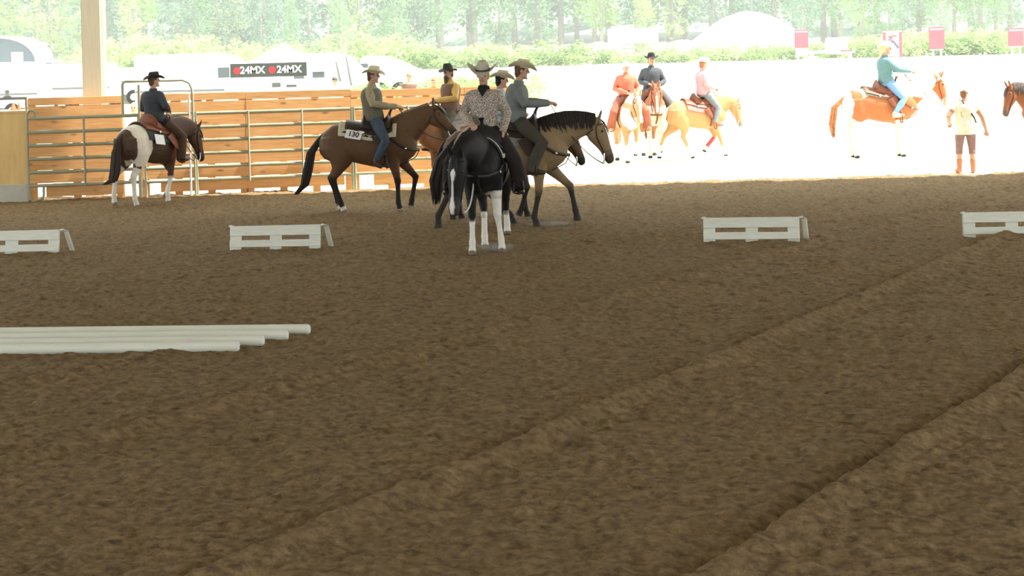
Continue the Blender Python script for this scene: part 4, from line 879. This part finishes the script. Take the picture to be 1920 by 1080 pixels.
# ---- standing woman at the edge of the sand
pw = ground(1812, 318); pw.z = -.06
figure('woman', 'person standing at the sand edge in long white top and brown trousers', pw, R_(86), standing(armL=((-.10, .36, 1.16), (.12, .30, 1.02)), armR=((-.02, -.34, 1.14), (.02, -.42, .86)), face=(R_(-25), R_(-3)), spread=.13),
       cl('white_top', (.84, .80, .64), var=.05), cl('brown_trousers', (.27, .16, .15)), cl('rust_boot', (.50, .20, .11)), capm=cl('white_blue_cap', (.78, .80, .84)), hair=mat('auburn_hair', (.34, .15, .07)), sleeve=.3, collar=False, shin_skin=True, group='people on foot', long_top=True, bulk=1.22)
wroot = [o for o in bpy.data.objects if o.get('label', '').startswith('person standing at the sand edge')][0]
MB().add(tube([(.06, .11, 1.50), (-.12, .08, 1.48), (-.15, -.05, 1.30), (-.145, -.16, 1.12), (-.06, -.21, 1.02)], [(.018, .005)]*5, 6)).build('shoulder_strap', black_cloth, wroot)
MB().add(ring_tube([(-.146-.004*math.cos(a), .11*math.cos(a), 1.22+.11*math.sin(a)) for a in np.linspace(0, 2*math.pi, 24, endpoint=False)], .007, 6)).build('printed_ring', cl('ochre_print', (.55, .40, .18)), wroot)
# ---- people on the rising ground behind the board fence
def behind(px, Y, label, **k):
    x, zz = ray(px, 150); z = float(field_z(np.array(x*Y), np.array(Y)))-.03
    figure(label, label, (x*Y, Y, z), k.pop('head', R_(-90)), standing(), group='people behind the fence', **k)
behind(767, 56.0, 'person in brown jacket and tan hat beyond the board fence', shirt=cl('ochre_shirt', (.55, .36, .20)), vest=cl('taupe_vest', (.17, .10, .07)), trousers=denim, boots=darkboot, hatm=cl('tan_hat', (.50, .28, .16)), hair=brown_hair, bulk=1.4)
behind(813, 55.0, 'small person in orange with an orange brown hat beyond the board fence', shirt=cl('orange_shirt', (.60, .24, .12)), trousers=denim, boots=darkboot, hatm=cl('orange_hat', (.56, .22, .11)), hatkw=dict(curl=-.03, bl=.24, bw=.24), hair=brown_hair, s=.93)
behind(628, 55.0, 'person in white shirt and grey hat by the white van', shirt=cl('white_shirt', (.8, .78, .72)), trousers=denim, boots=darkboot, hatm=cl('grey_hat', (.16, .14, .12)), hair=brown_hair)
x, zz = ray(252, 200)
figure('blouse', 'person in white blouse seen through the gap beside the arched gate', (x*36.5, 36.5, -.08), R_(-90), standing(), group='people behind the fence', shirt=cl('white_blouse', (.62, .55, .54)), trousers=cl('pale_trousers', (.6, .58, .55)), boots=darkboot, hair=mat('grey_hair', (.45, .43, .40)), s=1.05)
# ================================================================== BACKGROUND BEYOND THE FENCE
whitep = mat('white_vehicle', (.80, .80, .79), rough=.35, var=.02); darkglass = mat('tinted_glass', (.10, .11, .11), rough=.08, var=.02, spec=.6); tyre = mat('tyre_rubber', (.03, .03, .03), rough=.8); trim = mat('grey_trim', (.18, .18, .18), rough=.6)
def fz(x, y): return float(field_z(np.array(x), np.array(y)))-.03
def prism(poly, y0, y1):
    n = len(poly); v = [(x, y0, z) for x, z in poly]+[(x, y1, z) for x, z in poly]
    f = [tuple(range(n)), tuple(reversed(range(n, 2*n)))]+[((i+1) % n, i, i+n, (i+1) % n+n) for i in range(n)]
    return v, f
def wheel(parent, x, y, r=.34):
    w = MB().add(tube([(x, y-.1, r), (x, y-.08, r), (x, y+.08, r), (x, y+.1, r)], [r*.8, r, r, r*.8], 20, lat=V(1, 0, 0))).build('wheel', tyre, parent)
    MB().add(tube([(x, y-.115, r), (x, y-.10, r)], [r*.45, r*.5], 14, lat=V(1, 0, 0))).build('hub_cap', mat('hub_grey', (.5, .5, .5), metal=.5), w)
def van(px0, px1, Y, top, label, wins, stripes=(), nose=1):
    a, b = ray(px0, 150)[0]*Y, ray(px1, 150)[0]*Y; L = b-a; z0 = fz(a, Y)
    r = empty('van', ((a+b)/2, Y, z0)); tag(r, label, 'vehicle', 'white vehicles behind the fence'); h = at((px0+px1)/2, top, Y).z-z0
    s = nose; P = [(-L/2*s, .35), (-L/2*s, h-.15), (-L/2*s+.15*s, h), (L/2*s-1.55*s, h), (L/2*s-1.1*s, h-.12), (L/2*s-.45*s, 1.35), (L/2*s-.1*s, 1.15), (L/2*s, .9), (L/2*s, .35)]
    if s < 0: P = P[::-1]
    MB().add(prism(P, -.0, 1.9)).build('body', whitep, r, smooth=False, bevel=.05)
    for (q0, q1, y0, y1) in wins:
        A, B = at(q0, y1, Y-.01), at(q1, y0, Y-.01); A -= r.location; B -= r.location
        MB().box((A.x, -.02, A.z), (B.x, .01, B.z)).build('window', darkglass, r, smooth=False, bevel=.03)
    for (xa, ya, xb, yb) in stripes:
        A, B = at(xa, ya, Y-.01)-r.location, at(xb, yb, Y-.01)-r.location
        MB().add(tube([(A.x, -.01, A.z), (B.x, -.01, B.z)], [.03, .05], 6)).build('pillar_trim', trim, r)
    for x in (-L/2+.8, L/2-.9): wheel(r, x, .02); wheel(r, x, 1.85)
    return r
def trailer(px0, px1, Y, top, label, dome=.25, wins=()):
    a, b = ray(px0, 150)[0]*Y, ray(px1, 150)[0]*Y; L = b-a; z0 = fz(a, Y); h = at((px0+px1)/2, top, Y).z-z0
    r = empty('horse_trailer', ((a+b)/2, Y, z0)); tag(r, label, 'trailer', 'white trailers behind the fence')
    P = [(-L/2, .4), (L/2, .4), (L/2, h-.7)]+[(L/2-dome*2*(1-math.cos(t)), h-.7+.7*math.sin(t)) for t in np.linspace(.2, math.pi/2, 6)]+[(-L/2+.1, h), (-L/2, h-.1)]
    MB().add(prism(P, 0, 2.0)).build('body', whitep, r, smooth=False, bevel=.03)
    MB().box((-L/2+.02, -.015, .9), (L/2-.02, .0, .98)).build('side_trim', trim, r, smooth=False)
    for (q0, q1, y0, y1) in wins:
        A, B = at(q0, y1, Y-.01)-r.location, at(q1, y0, Y-.01)-r.location
        MB().box((A.x, -.02, A.z), (B.x, .01, B.z)).build('window', darkglass, r, smooth=False, bevel=.02)
    for x in (-.5, .35): wheel(r, x, .02, .3); wheel(r, x, 1.95, .3)
    return r
trailer(-60, 70, 62, 117, 'white horse trailer behind the flatbed cart and plywood wall', .2)
trailer(72, 205, 64, 119, 'white horse trailer with a flat roof behind the cream post', .12)
trailer(207, 262, 66.5, 127, 'low white trailer between the cream post and the long trailer', .1)
trailer(252, 452, 61.5, 101, 'long white trailer with a rounded end above the fence boards', .55, wins=((409, 430, 126, 146),))
van(420, 600, 58.2, 152, 'low white pickup van under the banner', ((510, 526, 155, 164), (537, 556, 158, 164)), ())
van(536, 704, 63.0, 99, 'white van with dark tinted side windows beside the peaked tent', ((551, 570, 137, 148), (586, 608, 134, 146)), ((630, 115, 638, 152), (649, 106, 659, 160)))
van(676, 790, 66.0, 104, 'white van with a raised roof box behind the rider of horse 130', ((675, 690, 119, 127),), ((664, 118, 666, 128),))
# ---- peaked tent with printed banner
Y = 68.0; ca = at(520, 130, Y); z0 = fz(ca.x, Y)
tr = empty('party_tent', (ca.x, Y, z0)); tag(tr, 'white peaked party tent standing among the vehicles', 'tent'); hw = 2.2; ze = at(520, 131, Y).z-z0; zp = at(520, 80, Y+hw).z-z0
vs_ = []; fs = []; nseg = 8
for i in range(nseg+1):
    t = i/nseg; w = hw*(1-t)**1.25+.02; z = ze+(zp-ze)*t; vs_ += [(-w, hw-w, z), (w, hw-w, z), (w, hw+w, z), (-w, hw+w, z)]
for i in range(nseg):
    for k in range(4): a = i*4+k; b = i*4+(k+1) % 4; fs.append((a, b, b+4, a+4))
MB().add((vs_, fs)).build('roof', mat('white_canvas', (.82, .82, .80), var=.02), tr)
for x in (-hw+.04, hw-.04):
    for y in (.04, 2*hw-.04): MB().box((x-.03, y-.03, -.05), (x+.03, y+.03, ze)).build('leg', whitep, tr, smooth=False)
MB().box((-hw, -.01, ze-.10), (hw, .01, ze+.02)).build('valance', mat('white_canvas', (.82, .82, .80)), tr, smooth=False)
Yb = 57.6; A, B = at(432, 146, Yb), at(575, 125, Yb)
bn = empty('banner', ((A.x+B.x)/2, Yb, A.z)); tag(bn, 'long dark sponsor banner with white 24MX lettering in front of the tent', 'banner'); bwid = (B.x-A.x); bh = .50
MB().box((-bwid/2, -.01, 0), (bwid/2, .015, bh)).build('sheet', mat('banner_black', (.060, .065, .060), var=.1), bn, smooth=False)
wprint = mat('white_print', (.85, .85, .85), var=.02)
for q in (.27, -.21): text_mesh('24MX', .36, wprint, 'lettering', bn, (bwid*q, -.016, bh*.5), (math.pi/2, 0, 0), sx=1.0)
rp = mat('red_print', (.50, .04, .05), var=.05)
for q in (.05, -.41): MB().add(tube([(bwid*q, -.022, bh*.5), (bwid*q, -.012, bh*.5)], .13, 20, lat=V(1, 0, 0))).build('red_disc', rp, bn)
for x in (-bwid/2, bwid/2): MB().add(tube([(x, .02, bh), (x, .02, -A.z+fz(x, Yb))], .025, 8)).build('pole', whitep, bn)
# ---- arched shelter far left
Y = 88.0; c = at(-2, 115, Y); z0 = fz(c.x, Y)
sh_ = empty('arched_shelter', (c.x-.1, Y, z0)); tag(sh_, 'grey blue shelter hall with a curved white roof edge far behind the post', 'building'); zt = at(0, 66, Y).z-z0; hwid = 2.2
pts = [(hwid*math.sin(t), zt-(zt-at(62, 112, Y).z+z0)*(1-math.cos(t*.78))/(1-math.cos(math.pi/2*.78))) for t in np.linspace(-math.pi/2, math.pi/2, 17)]
MB().add(prism([(-hwid+.1, 0), (hwid-.1, 0)]+[(x*.97, z-.08) for x, z in pts[::-1]], .3, 3)).build('wall', mat('blue_grey_sheet', (.10, .14, .17), var=.05), sh_, smooth=False)
P2 = [(x, z) for x, z in pts]+[(x*.98, z-.16) for x, z in pts[::-1]]
MB().add(prism(P2[::-1], -.2, 3.2)).build('roof', mat('white_roof', (.82, .82, .80), var=.03), sh_, smooth=False)
MB().box((.7, .27, 0), (1.35, .31, zt*.62)).build('door', mat('white_roof', (.82, .82, .80)), sh_, smooth=False)
# ---- flatbed with traffic cones behind the plywood wall
Y = 34.0; p = at(28, 207, Y)
fb = empty('flatbed_cart', (p.x-.3, Y, 0)); tag(fb, 'white flatbed cart standing behind the plywood wall', 'cart'); 
MB().box((-1.3, -.2, p.z-.08), (.55, 1.2, p.z)).build('deck', whitep, fb, smooth=False, bevel=.01); MB().box((-1.2, .0, .45), (.45, 1.0, p.z-.08)).build('chassis', whitep, fb, smooth=False)
for x in (-.8, .1): wheel(fb, x, -.05, .24); wheel(fb, x, 1.05, .24)
for qx, nm_, hh in ((22.5, 'wider orange traffic cone on the white flatbed cart', .145), (33, 'narrow orange traffic cone on the white flatbed cart', .17)):
    q = at(qx, 206, Y); co_ = empty('traffic_cone', (q.x, Y+.1, p.z)); tag(co_, nm_, 'cone', 'orange cones'); w = .085 if 'wider' in nm_ else .05
    om = mat('cone_orange', (.72, .16, .06), var=.05)
    MB().add(tube([(0, 0, .0), (0, 0, hh*.6), (0, 0, hh)], [w*.85, w*.45, w*.2], 16)).build('body', om, co_); MB().box((-w, -w, 0), (w, w, .015)).build('foot', om, co_, smooth=False)
hr = empty('handrail', fencept(52, 0, -.12), math.atan2((FB-FA).y, (FB-FA).x)+math.pi); tag(hr, 'thin grey handrail above the plywood wall', 'rail')
MB().add(tube([(0, 0, 2.0), (1.6, 0, 2.0)], .03, 8)).build('rail', mat('grey_steel', (.35, .36, .34), rough=.5), hr)
for x in (.02, .55, 1.55): MB().add(tube([(x, 0, 1.5), (x, 0, 2.0)], .022, 8)).build('upright', mat('grey_steel', (.35, .36, .34)), hr)
lp = fencept(15, 2.03, -.12); ln = empty('lantern', lp); tag(ln, 'small dark lantern standing on the thin handrail', 'lantern'); gs = mat('grey_steel', (.35, .36, .34))
MB().add(tube([(0, 0, -.01), (0, 0, .02), (0, 0, .025)], [.08, .08, .05], 12)).build('base', gs, ln); MB().add(tube([(0, 0, .02), (0, 0, .10)], [.05, .045], 12)).build('glass', mat('milk_glass', (.6, .62, .6), rough=.2), ln); MB().add(tube([(0, 0, .10), (0, 0, .12), (0, 0, .14)], [.06, .05, .01], 12)).build('lid', gs, ln)
# ---- signs, feed trailer and gravel on the far side of the field
redb = mat('red_board', (.60, .10, .13), rough=.5, var=.05)
def sign(px, Y, w, y0, y1, label, red_part=.68, wb=True):
    A, B = at(px, y1, Y), at(px, y0, Y); z0 = fz(A.x, Y); r = empty('sign_board', (A.x, Y, z0)); tag(r, label, 'sign', 'red signs along the field edge')
    zb, zt_ = A.z-z0, B.z-z0; zm = zt_-(zt_-zb)*red_part
    MB().box((-w/2, -.05, zm), (w/2, .05, zt_)).build('panel', redb, r, smooth=False, bevel=.04)
    MB().box((-w/2+.04, -.045, zb), (w/2-.06, .045, zm)).build('lower_panel', mat('pale_pink_board', (.70, .52, .52), var=.05), r, smooth=False, bevel=.03)
    MB().box((-w/2+.06, -.06, zt_-.16), (w/2-.06, -.048, zt_-.09)).build('handle_strip', whitep, r, smooth=False)
    for x in (-w/4, w/4): MB().box((x-.04, -.04, -.1), (x+.04, .04, zb+.02)).build('leg', whitep, r, smooth=False)
sign(1503.5, 82, .72, 55, 106, 'red and white board sign beside the gravel heap')
sign(1757, 80, .78, 50, 94, 'red board sign between the hat of the teal rider and the bay horse', 1.0-.05)
sign(1905, 79, .78, 52, 88, 'red board sign on the field behind the dark maned bay', 1.0-.05)
# red framed board behind the teal rider
Y = 80.0; A = at(1674, 104, Y); z0 = fz(A.x, Y); tc_ = empty('sign_board', (A.x, Y, z0)); tag(tc_, 'white board sign in a red frame behind the hat of the teal rider', 'sign', 'red signs along the field edge'); zt = at(1674, 58, Y).z-z0; zb = .25
MB().box((-.40, -.03, zb), (.40, .03, zt-.05)).build('panel', whitep, tc_, smooth=False)
for x in (-.40, .40): MB().box((x-.07, -.06, zb-.05), (x+.07, .06, zt-.06)).build('frame_post', redb, tc_, smooth=False, bevel=.015)
MB().box((-.46, -.055, zt-.06), (.46, .055, zt)).build('frame_top', mat('pale_pink_board', (.70, .52, .52)), tc_, smooth=False, bevel=.01)
MB().add(tube([(-.22, -.05, zt-.42), (.05, -.05, zt-.52), (.30, -.05, zt-.85)], [.05, .07, .09], 8)).build('printed_swoosh', mat('slate_print', (.12, .12, .16)), tc_)
for (xa, za, xb, zb_) in ((-.20, zt-.62, .0, zt-.22), (0, zt-.22, .22, zt-.30)): MB().box((min(xa, xb), -.04, min(za, zb_)), (max(xa, xb), -.03, max(za, zb_))).build('printed_patch', redb, tc_, smooth=False)
for x in (-.25, .25): MB().box((x-.04, -.03, -.1), (x+.04, .03, zb+.02)).build('leg', whitep, tc_, smooth=False)
Y = 84.0; A = at(1572, 110, Y); z0 = fz(A.x, Y); ft = empty('water_tank', (A.x, Y, z0)); tag(ft, 'white water tank on a long stand beside the hedge', 'tank'); zt = at(1572, 70, Y).z-z0
MB().add(tube([(-.55, .5, zt*.62), (-.5, .5, zt*.62), (.5, .5, zt*.62), (.55, .5, zt*.62)], [.3, .45, .45, .3], 18, lat=V(0, 1, 0))).build('tank', whitep, ft); MB().box((-1.5, .1, .35), (.9, .9, .50)).build('chassis', whitep, ft, smooth=False)
MB().box((.15, .05, .42), (.75, .10, .50)).build('red_light_bar', redb, ft, smooth=False)
for x in (-1.3, .7):
    for y in (.2, .8): MB().box((x-.05, y-.05, -.1), (x+.05, y+.05, .36)).build('leg', whitep, ft, smooth=False)
# gravel heap and bank
gm = speckle('pale_gravel', (.55, .54, .50), (.82, .81, .78), scale=.9, thr=.34)
def heap(name, cx, cy, rx, ry, h, label, seed):
    n, m = 44, 20; v, f = [], []
    for i in range(m+1):
        k = i/m
        for j in range(n):
            a = 2*math.pi*j/n; q = 1+.12*math.sin(3*a+seed)+.08*math.sin(7*a+seed*2)
            x = cx+rx*k*math.cos(a)*q; y = cy+ry*k*math.sin(a)*q; nz = float(vnoise(np.array([x*.9]), np.array([y*.9]), seed)[0]-.5)
            v.append((x, y, fz(x, y)-.1+h*(1-k**1.6)*(1+.35*nz*k)))
    for i in range(m):
        for j in range(n): a = i*n+j; b = i*n+(j+1) % n; f.append((a, a+n, b+n, b))
    o = MB().add((v, f)).build(name, gm); tag(o, label, 'heap')
c = at(1400, 90, 93); heap('gravel_heap', c.x, 93, 4.6, 4.5, 3.0, 'big pale gravel heap at the wood edge behind the field', 2)
c = at(1280, 100, 91); heap('gravel_heap', c.x, 91, 3.0, 2.5, 1.4, 'small pale gravel heap beside the big heap', 5)
mb = MB(); a0, a1 = at(812, 105, 96), at(1165, 78, 96)
v = []
for i in range(30):
    t = i/29; x = a0.x+(a1.x-a0.x)*t; zt = a0.z+(a1.z-a0.z)*t+.1*math.sin(i*1.3); b = fz(x, 96)-.2
    v += [(x, 93.5, b), (x, 95.5, zt), (x, 98, zt), (x, 100, b)]
mb.add((v, [(i*4+k, i*4+4+k, i*4+5+k, i*4+1+k) for i in range(29) for k in range(3)])); o = mb.build('trim_1', gm); struct(o); o['label'] = 'long pale gravel bank behind the hedge'
MB().box((0, 0, 0), (3.0, 1.2, .9)).build('container', whitep).location = (at(1138, 80, 99).x, 97.0, at(1138, 82, 97).z)
tag(bpy.data.objects['container'], 'white container standing on the end of the gravel bank', 'container')
# ---- trees and bushes
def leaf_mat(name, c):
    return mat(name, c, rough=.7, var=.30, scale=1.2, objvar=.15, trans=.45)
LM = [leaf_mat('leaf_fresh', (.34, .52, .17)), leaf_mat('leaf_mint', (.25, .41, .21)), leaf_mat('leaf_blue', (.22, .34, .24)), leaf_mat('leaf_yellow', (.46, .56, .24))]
bark = mat('bark', (.30, .27, .22), var=.2)
def crown_mesh(kind, seed, nclump=46, per=46, leaf=.30):
    r = random.Random(seed); v, f = [], []
    for _ in range(nclump):
        if kind == 'round':
            while True:
                x, y, z = r.uniform(-1, 1), r.uniform(-1, 1), r.uniform(-1, 1)
                if .25 < x*x+y*y+z*z < 1: break
            c = V(x*1.9, y*1.9, 5.2+z*3.6)
        elif kind == 'cone':
            t = r.random()**1.3; a = r.uniform(0, 6.28); q = (1-t)*1.7*math.sqrt(r.random())+.15; c = V(q*math.cos(a), q*math.sin(a), 1.0+t*8.5)
        elif kind == 'bush':
            a = r.uniform(0, 6.28); q = math.sqrt(r.random())*.8; c = V(q*math.cos(a), q*math.sin(a), .15+r.random()*.75*(1-q*.5))
        else:
            t = r.random(); a = r.uniform(0, 6.28); q = (.5+.9*math.sin(math.pi*t))*math.sqrt(r.random()); c = V(q*math.cos(a)*1.2, q*math.sin(a)*1.2, 1.6+t*7.5)
        cr = r.uniform(.45, .85)*(1 if kind != 'bush' else .42)
        for _ in range(per):
            d = nrm(V(r.gauss(0, 1), r.gauss(0, 1), r.gauss(0, 1)+.25)); p = c+d*cr*r.uniform(.6, 1.05); n_ = nrm(d+V(r.gauss(0, .6), r.gauss(0, .6), r.gauss(0, .6)))
            t1 = nrm(np.cross(n_, V(.3, .5, .8))); t2 = np.cross(n_, t1); s_ = leaf*r.uniform(.5, 1.1)*(1 if kind != 'bush' else .38); k = len(v)
            v += [p-t1*s_*.5, p+t2*s_*.28-n_*s_*.06, p+t1*s_*.5, p-t2*s_*.28-n_*s_*.06]; f.append((k, k+1, k+2, k+3))
    return MB().add((v, f)).mesh('crown')
CR = {k: [crown_mesh(k, 10*i+j) for j in range(3)] for i, k in enumerate(('round', 'cone', 'column'))}
TRK = MB().add(tube([(0, 0, -.3), (.03, 0, 2), (0, .05, 4.5), (.04, 0, 6.5)], [.16, .13, .09, .03], 8)).mesh('trunk'); TRK.materials.append(bark)
CM = {}
KN = {'round': 'broad round leafy tree', 'cone': 'pointed tree', 'column': 'slender tall tree'}; LN = ['fresh green', 'mint green', 'blue green', 'yellow green']
def tree(x, y, z, kind, lm, s, var):
    key = (kind, var, lm)
    if key not in CM: m = CR[kind][var].copy(); m.materials.clear(); m.materials.append(LM[lm]); CM[key] = m
    r = empty('tree', (x, y, z), random.uniform(0, 6.28), s); tag(r, '%s %s in the wood behind the field' % (LN[lm], KN[kind]), 'tree', 'wood: %s %s' % (LN[lm], KN[kind]))
    link(bpy.data.objects.new('crown', CM[key]), r); link(bpy.data.objects.new('trunk', TRK), r)
R2 = random.Random(5)
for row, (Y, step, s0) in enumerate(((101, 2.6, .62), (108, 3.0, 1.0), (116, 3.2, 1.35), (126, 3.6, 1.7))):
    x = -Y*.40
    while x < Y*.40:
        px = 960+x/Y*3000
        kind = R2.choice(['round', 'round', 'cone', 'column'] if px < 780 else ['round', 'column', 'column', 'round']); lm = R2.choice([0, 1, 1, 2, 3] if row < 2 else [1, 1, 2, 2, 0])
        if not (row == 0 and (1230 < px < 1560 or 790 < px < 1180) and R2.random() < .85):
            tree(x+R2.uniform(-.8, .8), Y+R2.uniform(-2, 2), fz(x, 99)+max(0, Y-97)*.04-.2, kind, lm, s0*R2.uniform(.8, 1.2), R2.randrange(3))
        x += step*R2.uniform(.75, 1.25)
BM = [crown_mesh('bush', 70+j, 26, 42, .34) for j in range(3)]; bl = [leaf_mat('leaf_hedge', (.36, .50, .20)), leaf_mat('leaf_hedge2', (.44, .56, .25))]
BMs = []
for m in BM:
    for q in bl: mm = m.copy(); mm.materials.clear(); mm.materials.append(q); BMs.append(mm)
def bush(px, Y, s, lab):
    x = ray(px, 110)[0]*Y; o = bpy.data.objects.new('bush', R2.choice(BMs)); COL.objects.link(o); o.location = (x, Y, fz(x, Y)-.08); o.rotation_euler = (0, 0, R2.uniform(0, 6.28)); o.scale = (s*1.35, s*1.2, s)
    tag(o, lab, 'bush', lab)
px = 800
while px < 1990:
    if not (1180 < px < 1215): bush(px, 87+R2.uniform(-.8, .8), R2.uniform(.8, 1.25)*(1.35 if px < 1120 or px > 1590 else .95), 'light green bush in the hedge along the far field edge' if px < 1590 else 'light green bush in the hedge near the red signs')
    px += R2.uniform(17, 30)
for q in range(14): bush(R2.uniform(700, 1000), 62+R2.uniform(-4, 8), R2.uniform(.8, 1.3), 'leafy bush on the slope behind the hats of the riders')
for q in range(18): bush(R2.uniform(130, 800), 90+R2.uniform(-4, 6), R2.uniform(1.5, 2.6), 'leafy undergrowth bush behind the white trailers')
hl = MB(); xs = np.linspace(-90, 90, 40); v = []
for x in xs:
    for (y, z) in ((128, 4), (140, 12), (170, 26)): v.append((x, y, z+1.5*math.sin(x*.13)))
hl.add((v, [(i*3+k, i*3+3+k, i*3+4+k, i*3+1+k) for i in range(39) for k in range(2)])); o = hl.build('hill', mat('wooded_hill', (.22, .34, .22), var=.4, scale=.35)); struct(o); o['label'] = 'wooded hillside behind the trees'
# ---- added haze that pales the field and wood like lens glare
hz = MB().box((-75, 58, -1), (75, 165, 40)).mesh('veil'); hm = bpy.data.materials.new('veil'); hm.use_nodes = True; nt = hm.node_tree; nt.nodes.remove(nt.nodes['Principled BSDF'])
vsn = nt.nodes.new('ShaderNodeVolumeScatter'); vsn.inputs['Density'].default_value = .006; vsn.inputs['Color'].default_value = (1, 1, 1, 1); nt.links.new(vsn.outputs[0], nt.nodes['Material Output'].inputs['Volume'])
hz.materials.append(hm); ho = bpy.data.objects.new('veil', hz); COL.objects.link(ho); ho['kind'] = 'stuff'; ho['label'] = 'added haze hanging over the far field and wood'; ho['category'] = 'veil'

# ---- dust kicked up by the hooves
def dust(px, py, rx, ry, rz, dens, label):
    g = ground(px, py); me = MB().add(ellipsoid((0, 0, 0), (rx, ry, rz), nr=10, n=18)).mesh('dust'); m = bpy.data.materials.new('dust'); m.use_nodes = True; nt = m.node_tree; nt.nodes.remove(nt.nodes['Principled BSDF'])
    v = nt.nodes.new('ShaderNodeVolumeScatter'); v.inputs['Color'].default_value = (.95, .80, .55, 1); nz = nt.nodes.new('ShaderNodeTexNoise'); nz.inputs['Scale'].default_value = 7; tcn = nt.nodes.new('ShaderNodeTexCoord'); nt.links.new(tcn.outputs['Object'], nz.inputs[0])
    mr = nt.nodes.new('ShaderNodeMapRange'); mr.inputs[1].default_value = .38; mr.inputs[2].default_value = .75; mr.inputs[3].default_value = .1; mr.inputs[4].default_value = dens; nt.links.new(nz.outputs[0], mr.inputs[0])
    mpn = nt.nodes.new('ShaderNodeMapping'); mpn.inputs['Scale'].default_value = (1/rx, 1/ry, 1/rz); nt.links.new(tcn.outputs['Object'], mpn.inputs[0]); ln_ = nt.nodes.new('ShaderNodeVectorMath'); ln_.operation = 'LENGTH'; nt.links.new(mpn.outputs[0], ln_.inputs[0])
    fo = nt.nodes.new('ShaderNodeMapRange'); fo.inputs[1].default_value = 0; fo.inputs[2].default_value = .95; fo.inputs[3].default_value = 1; fo.inputs[4].default_value = 0; nt.links.new(ln_.outputs['Value'], fo.inputs[0])
    mu = nt.nodes.new('ShaderNodeMath'); mu.operation = 'MULTIPLY'; nt.links.new(mr.outputs[0], mu.inputs[0]); nt.links.new(fo.outputs[0], mu.inputs[1]); nt.links.new(mu.outputs[0], v.inputs['Density'])
    nt.links.new(v.outputs[0], nt.nodes['Material Output'].inputs['Volume']); me.materials.append(m); o = bpy.data.objects.new('dust', me); COL.objects.link(o); o.location = (g.x, g.y, rz*.6); o['kind'] = 'stuff'; o['label'] = label; o['category'] = 'dust'
dust(925, 471, .42, .35, .07, 9.0, 'pale dust around the hooves of the black horse')
dust(1035, 423, .40, .3, .05, 9.0, 'pale dust under the fore hooves of the buckskin')
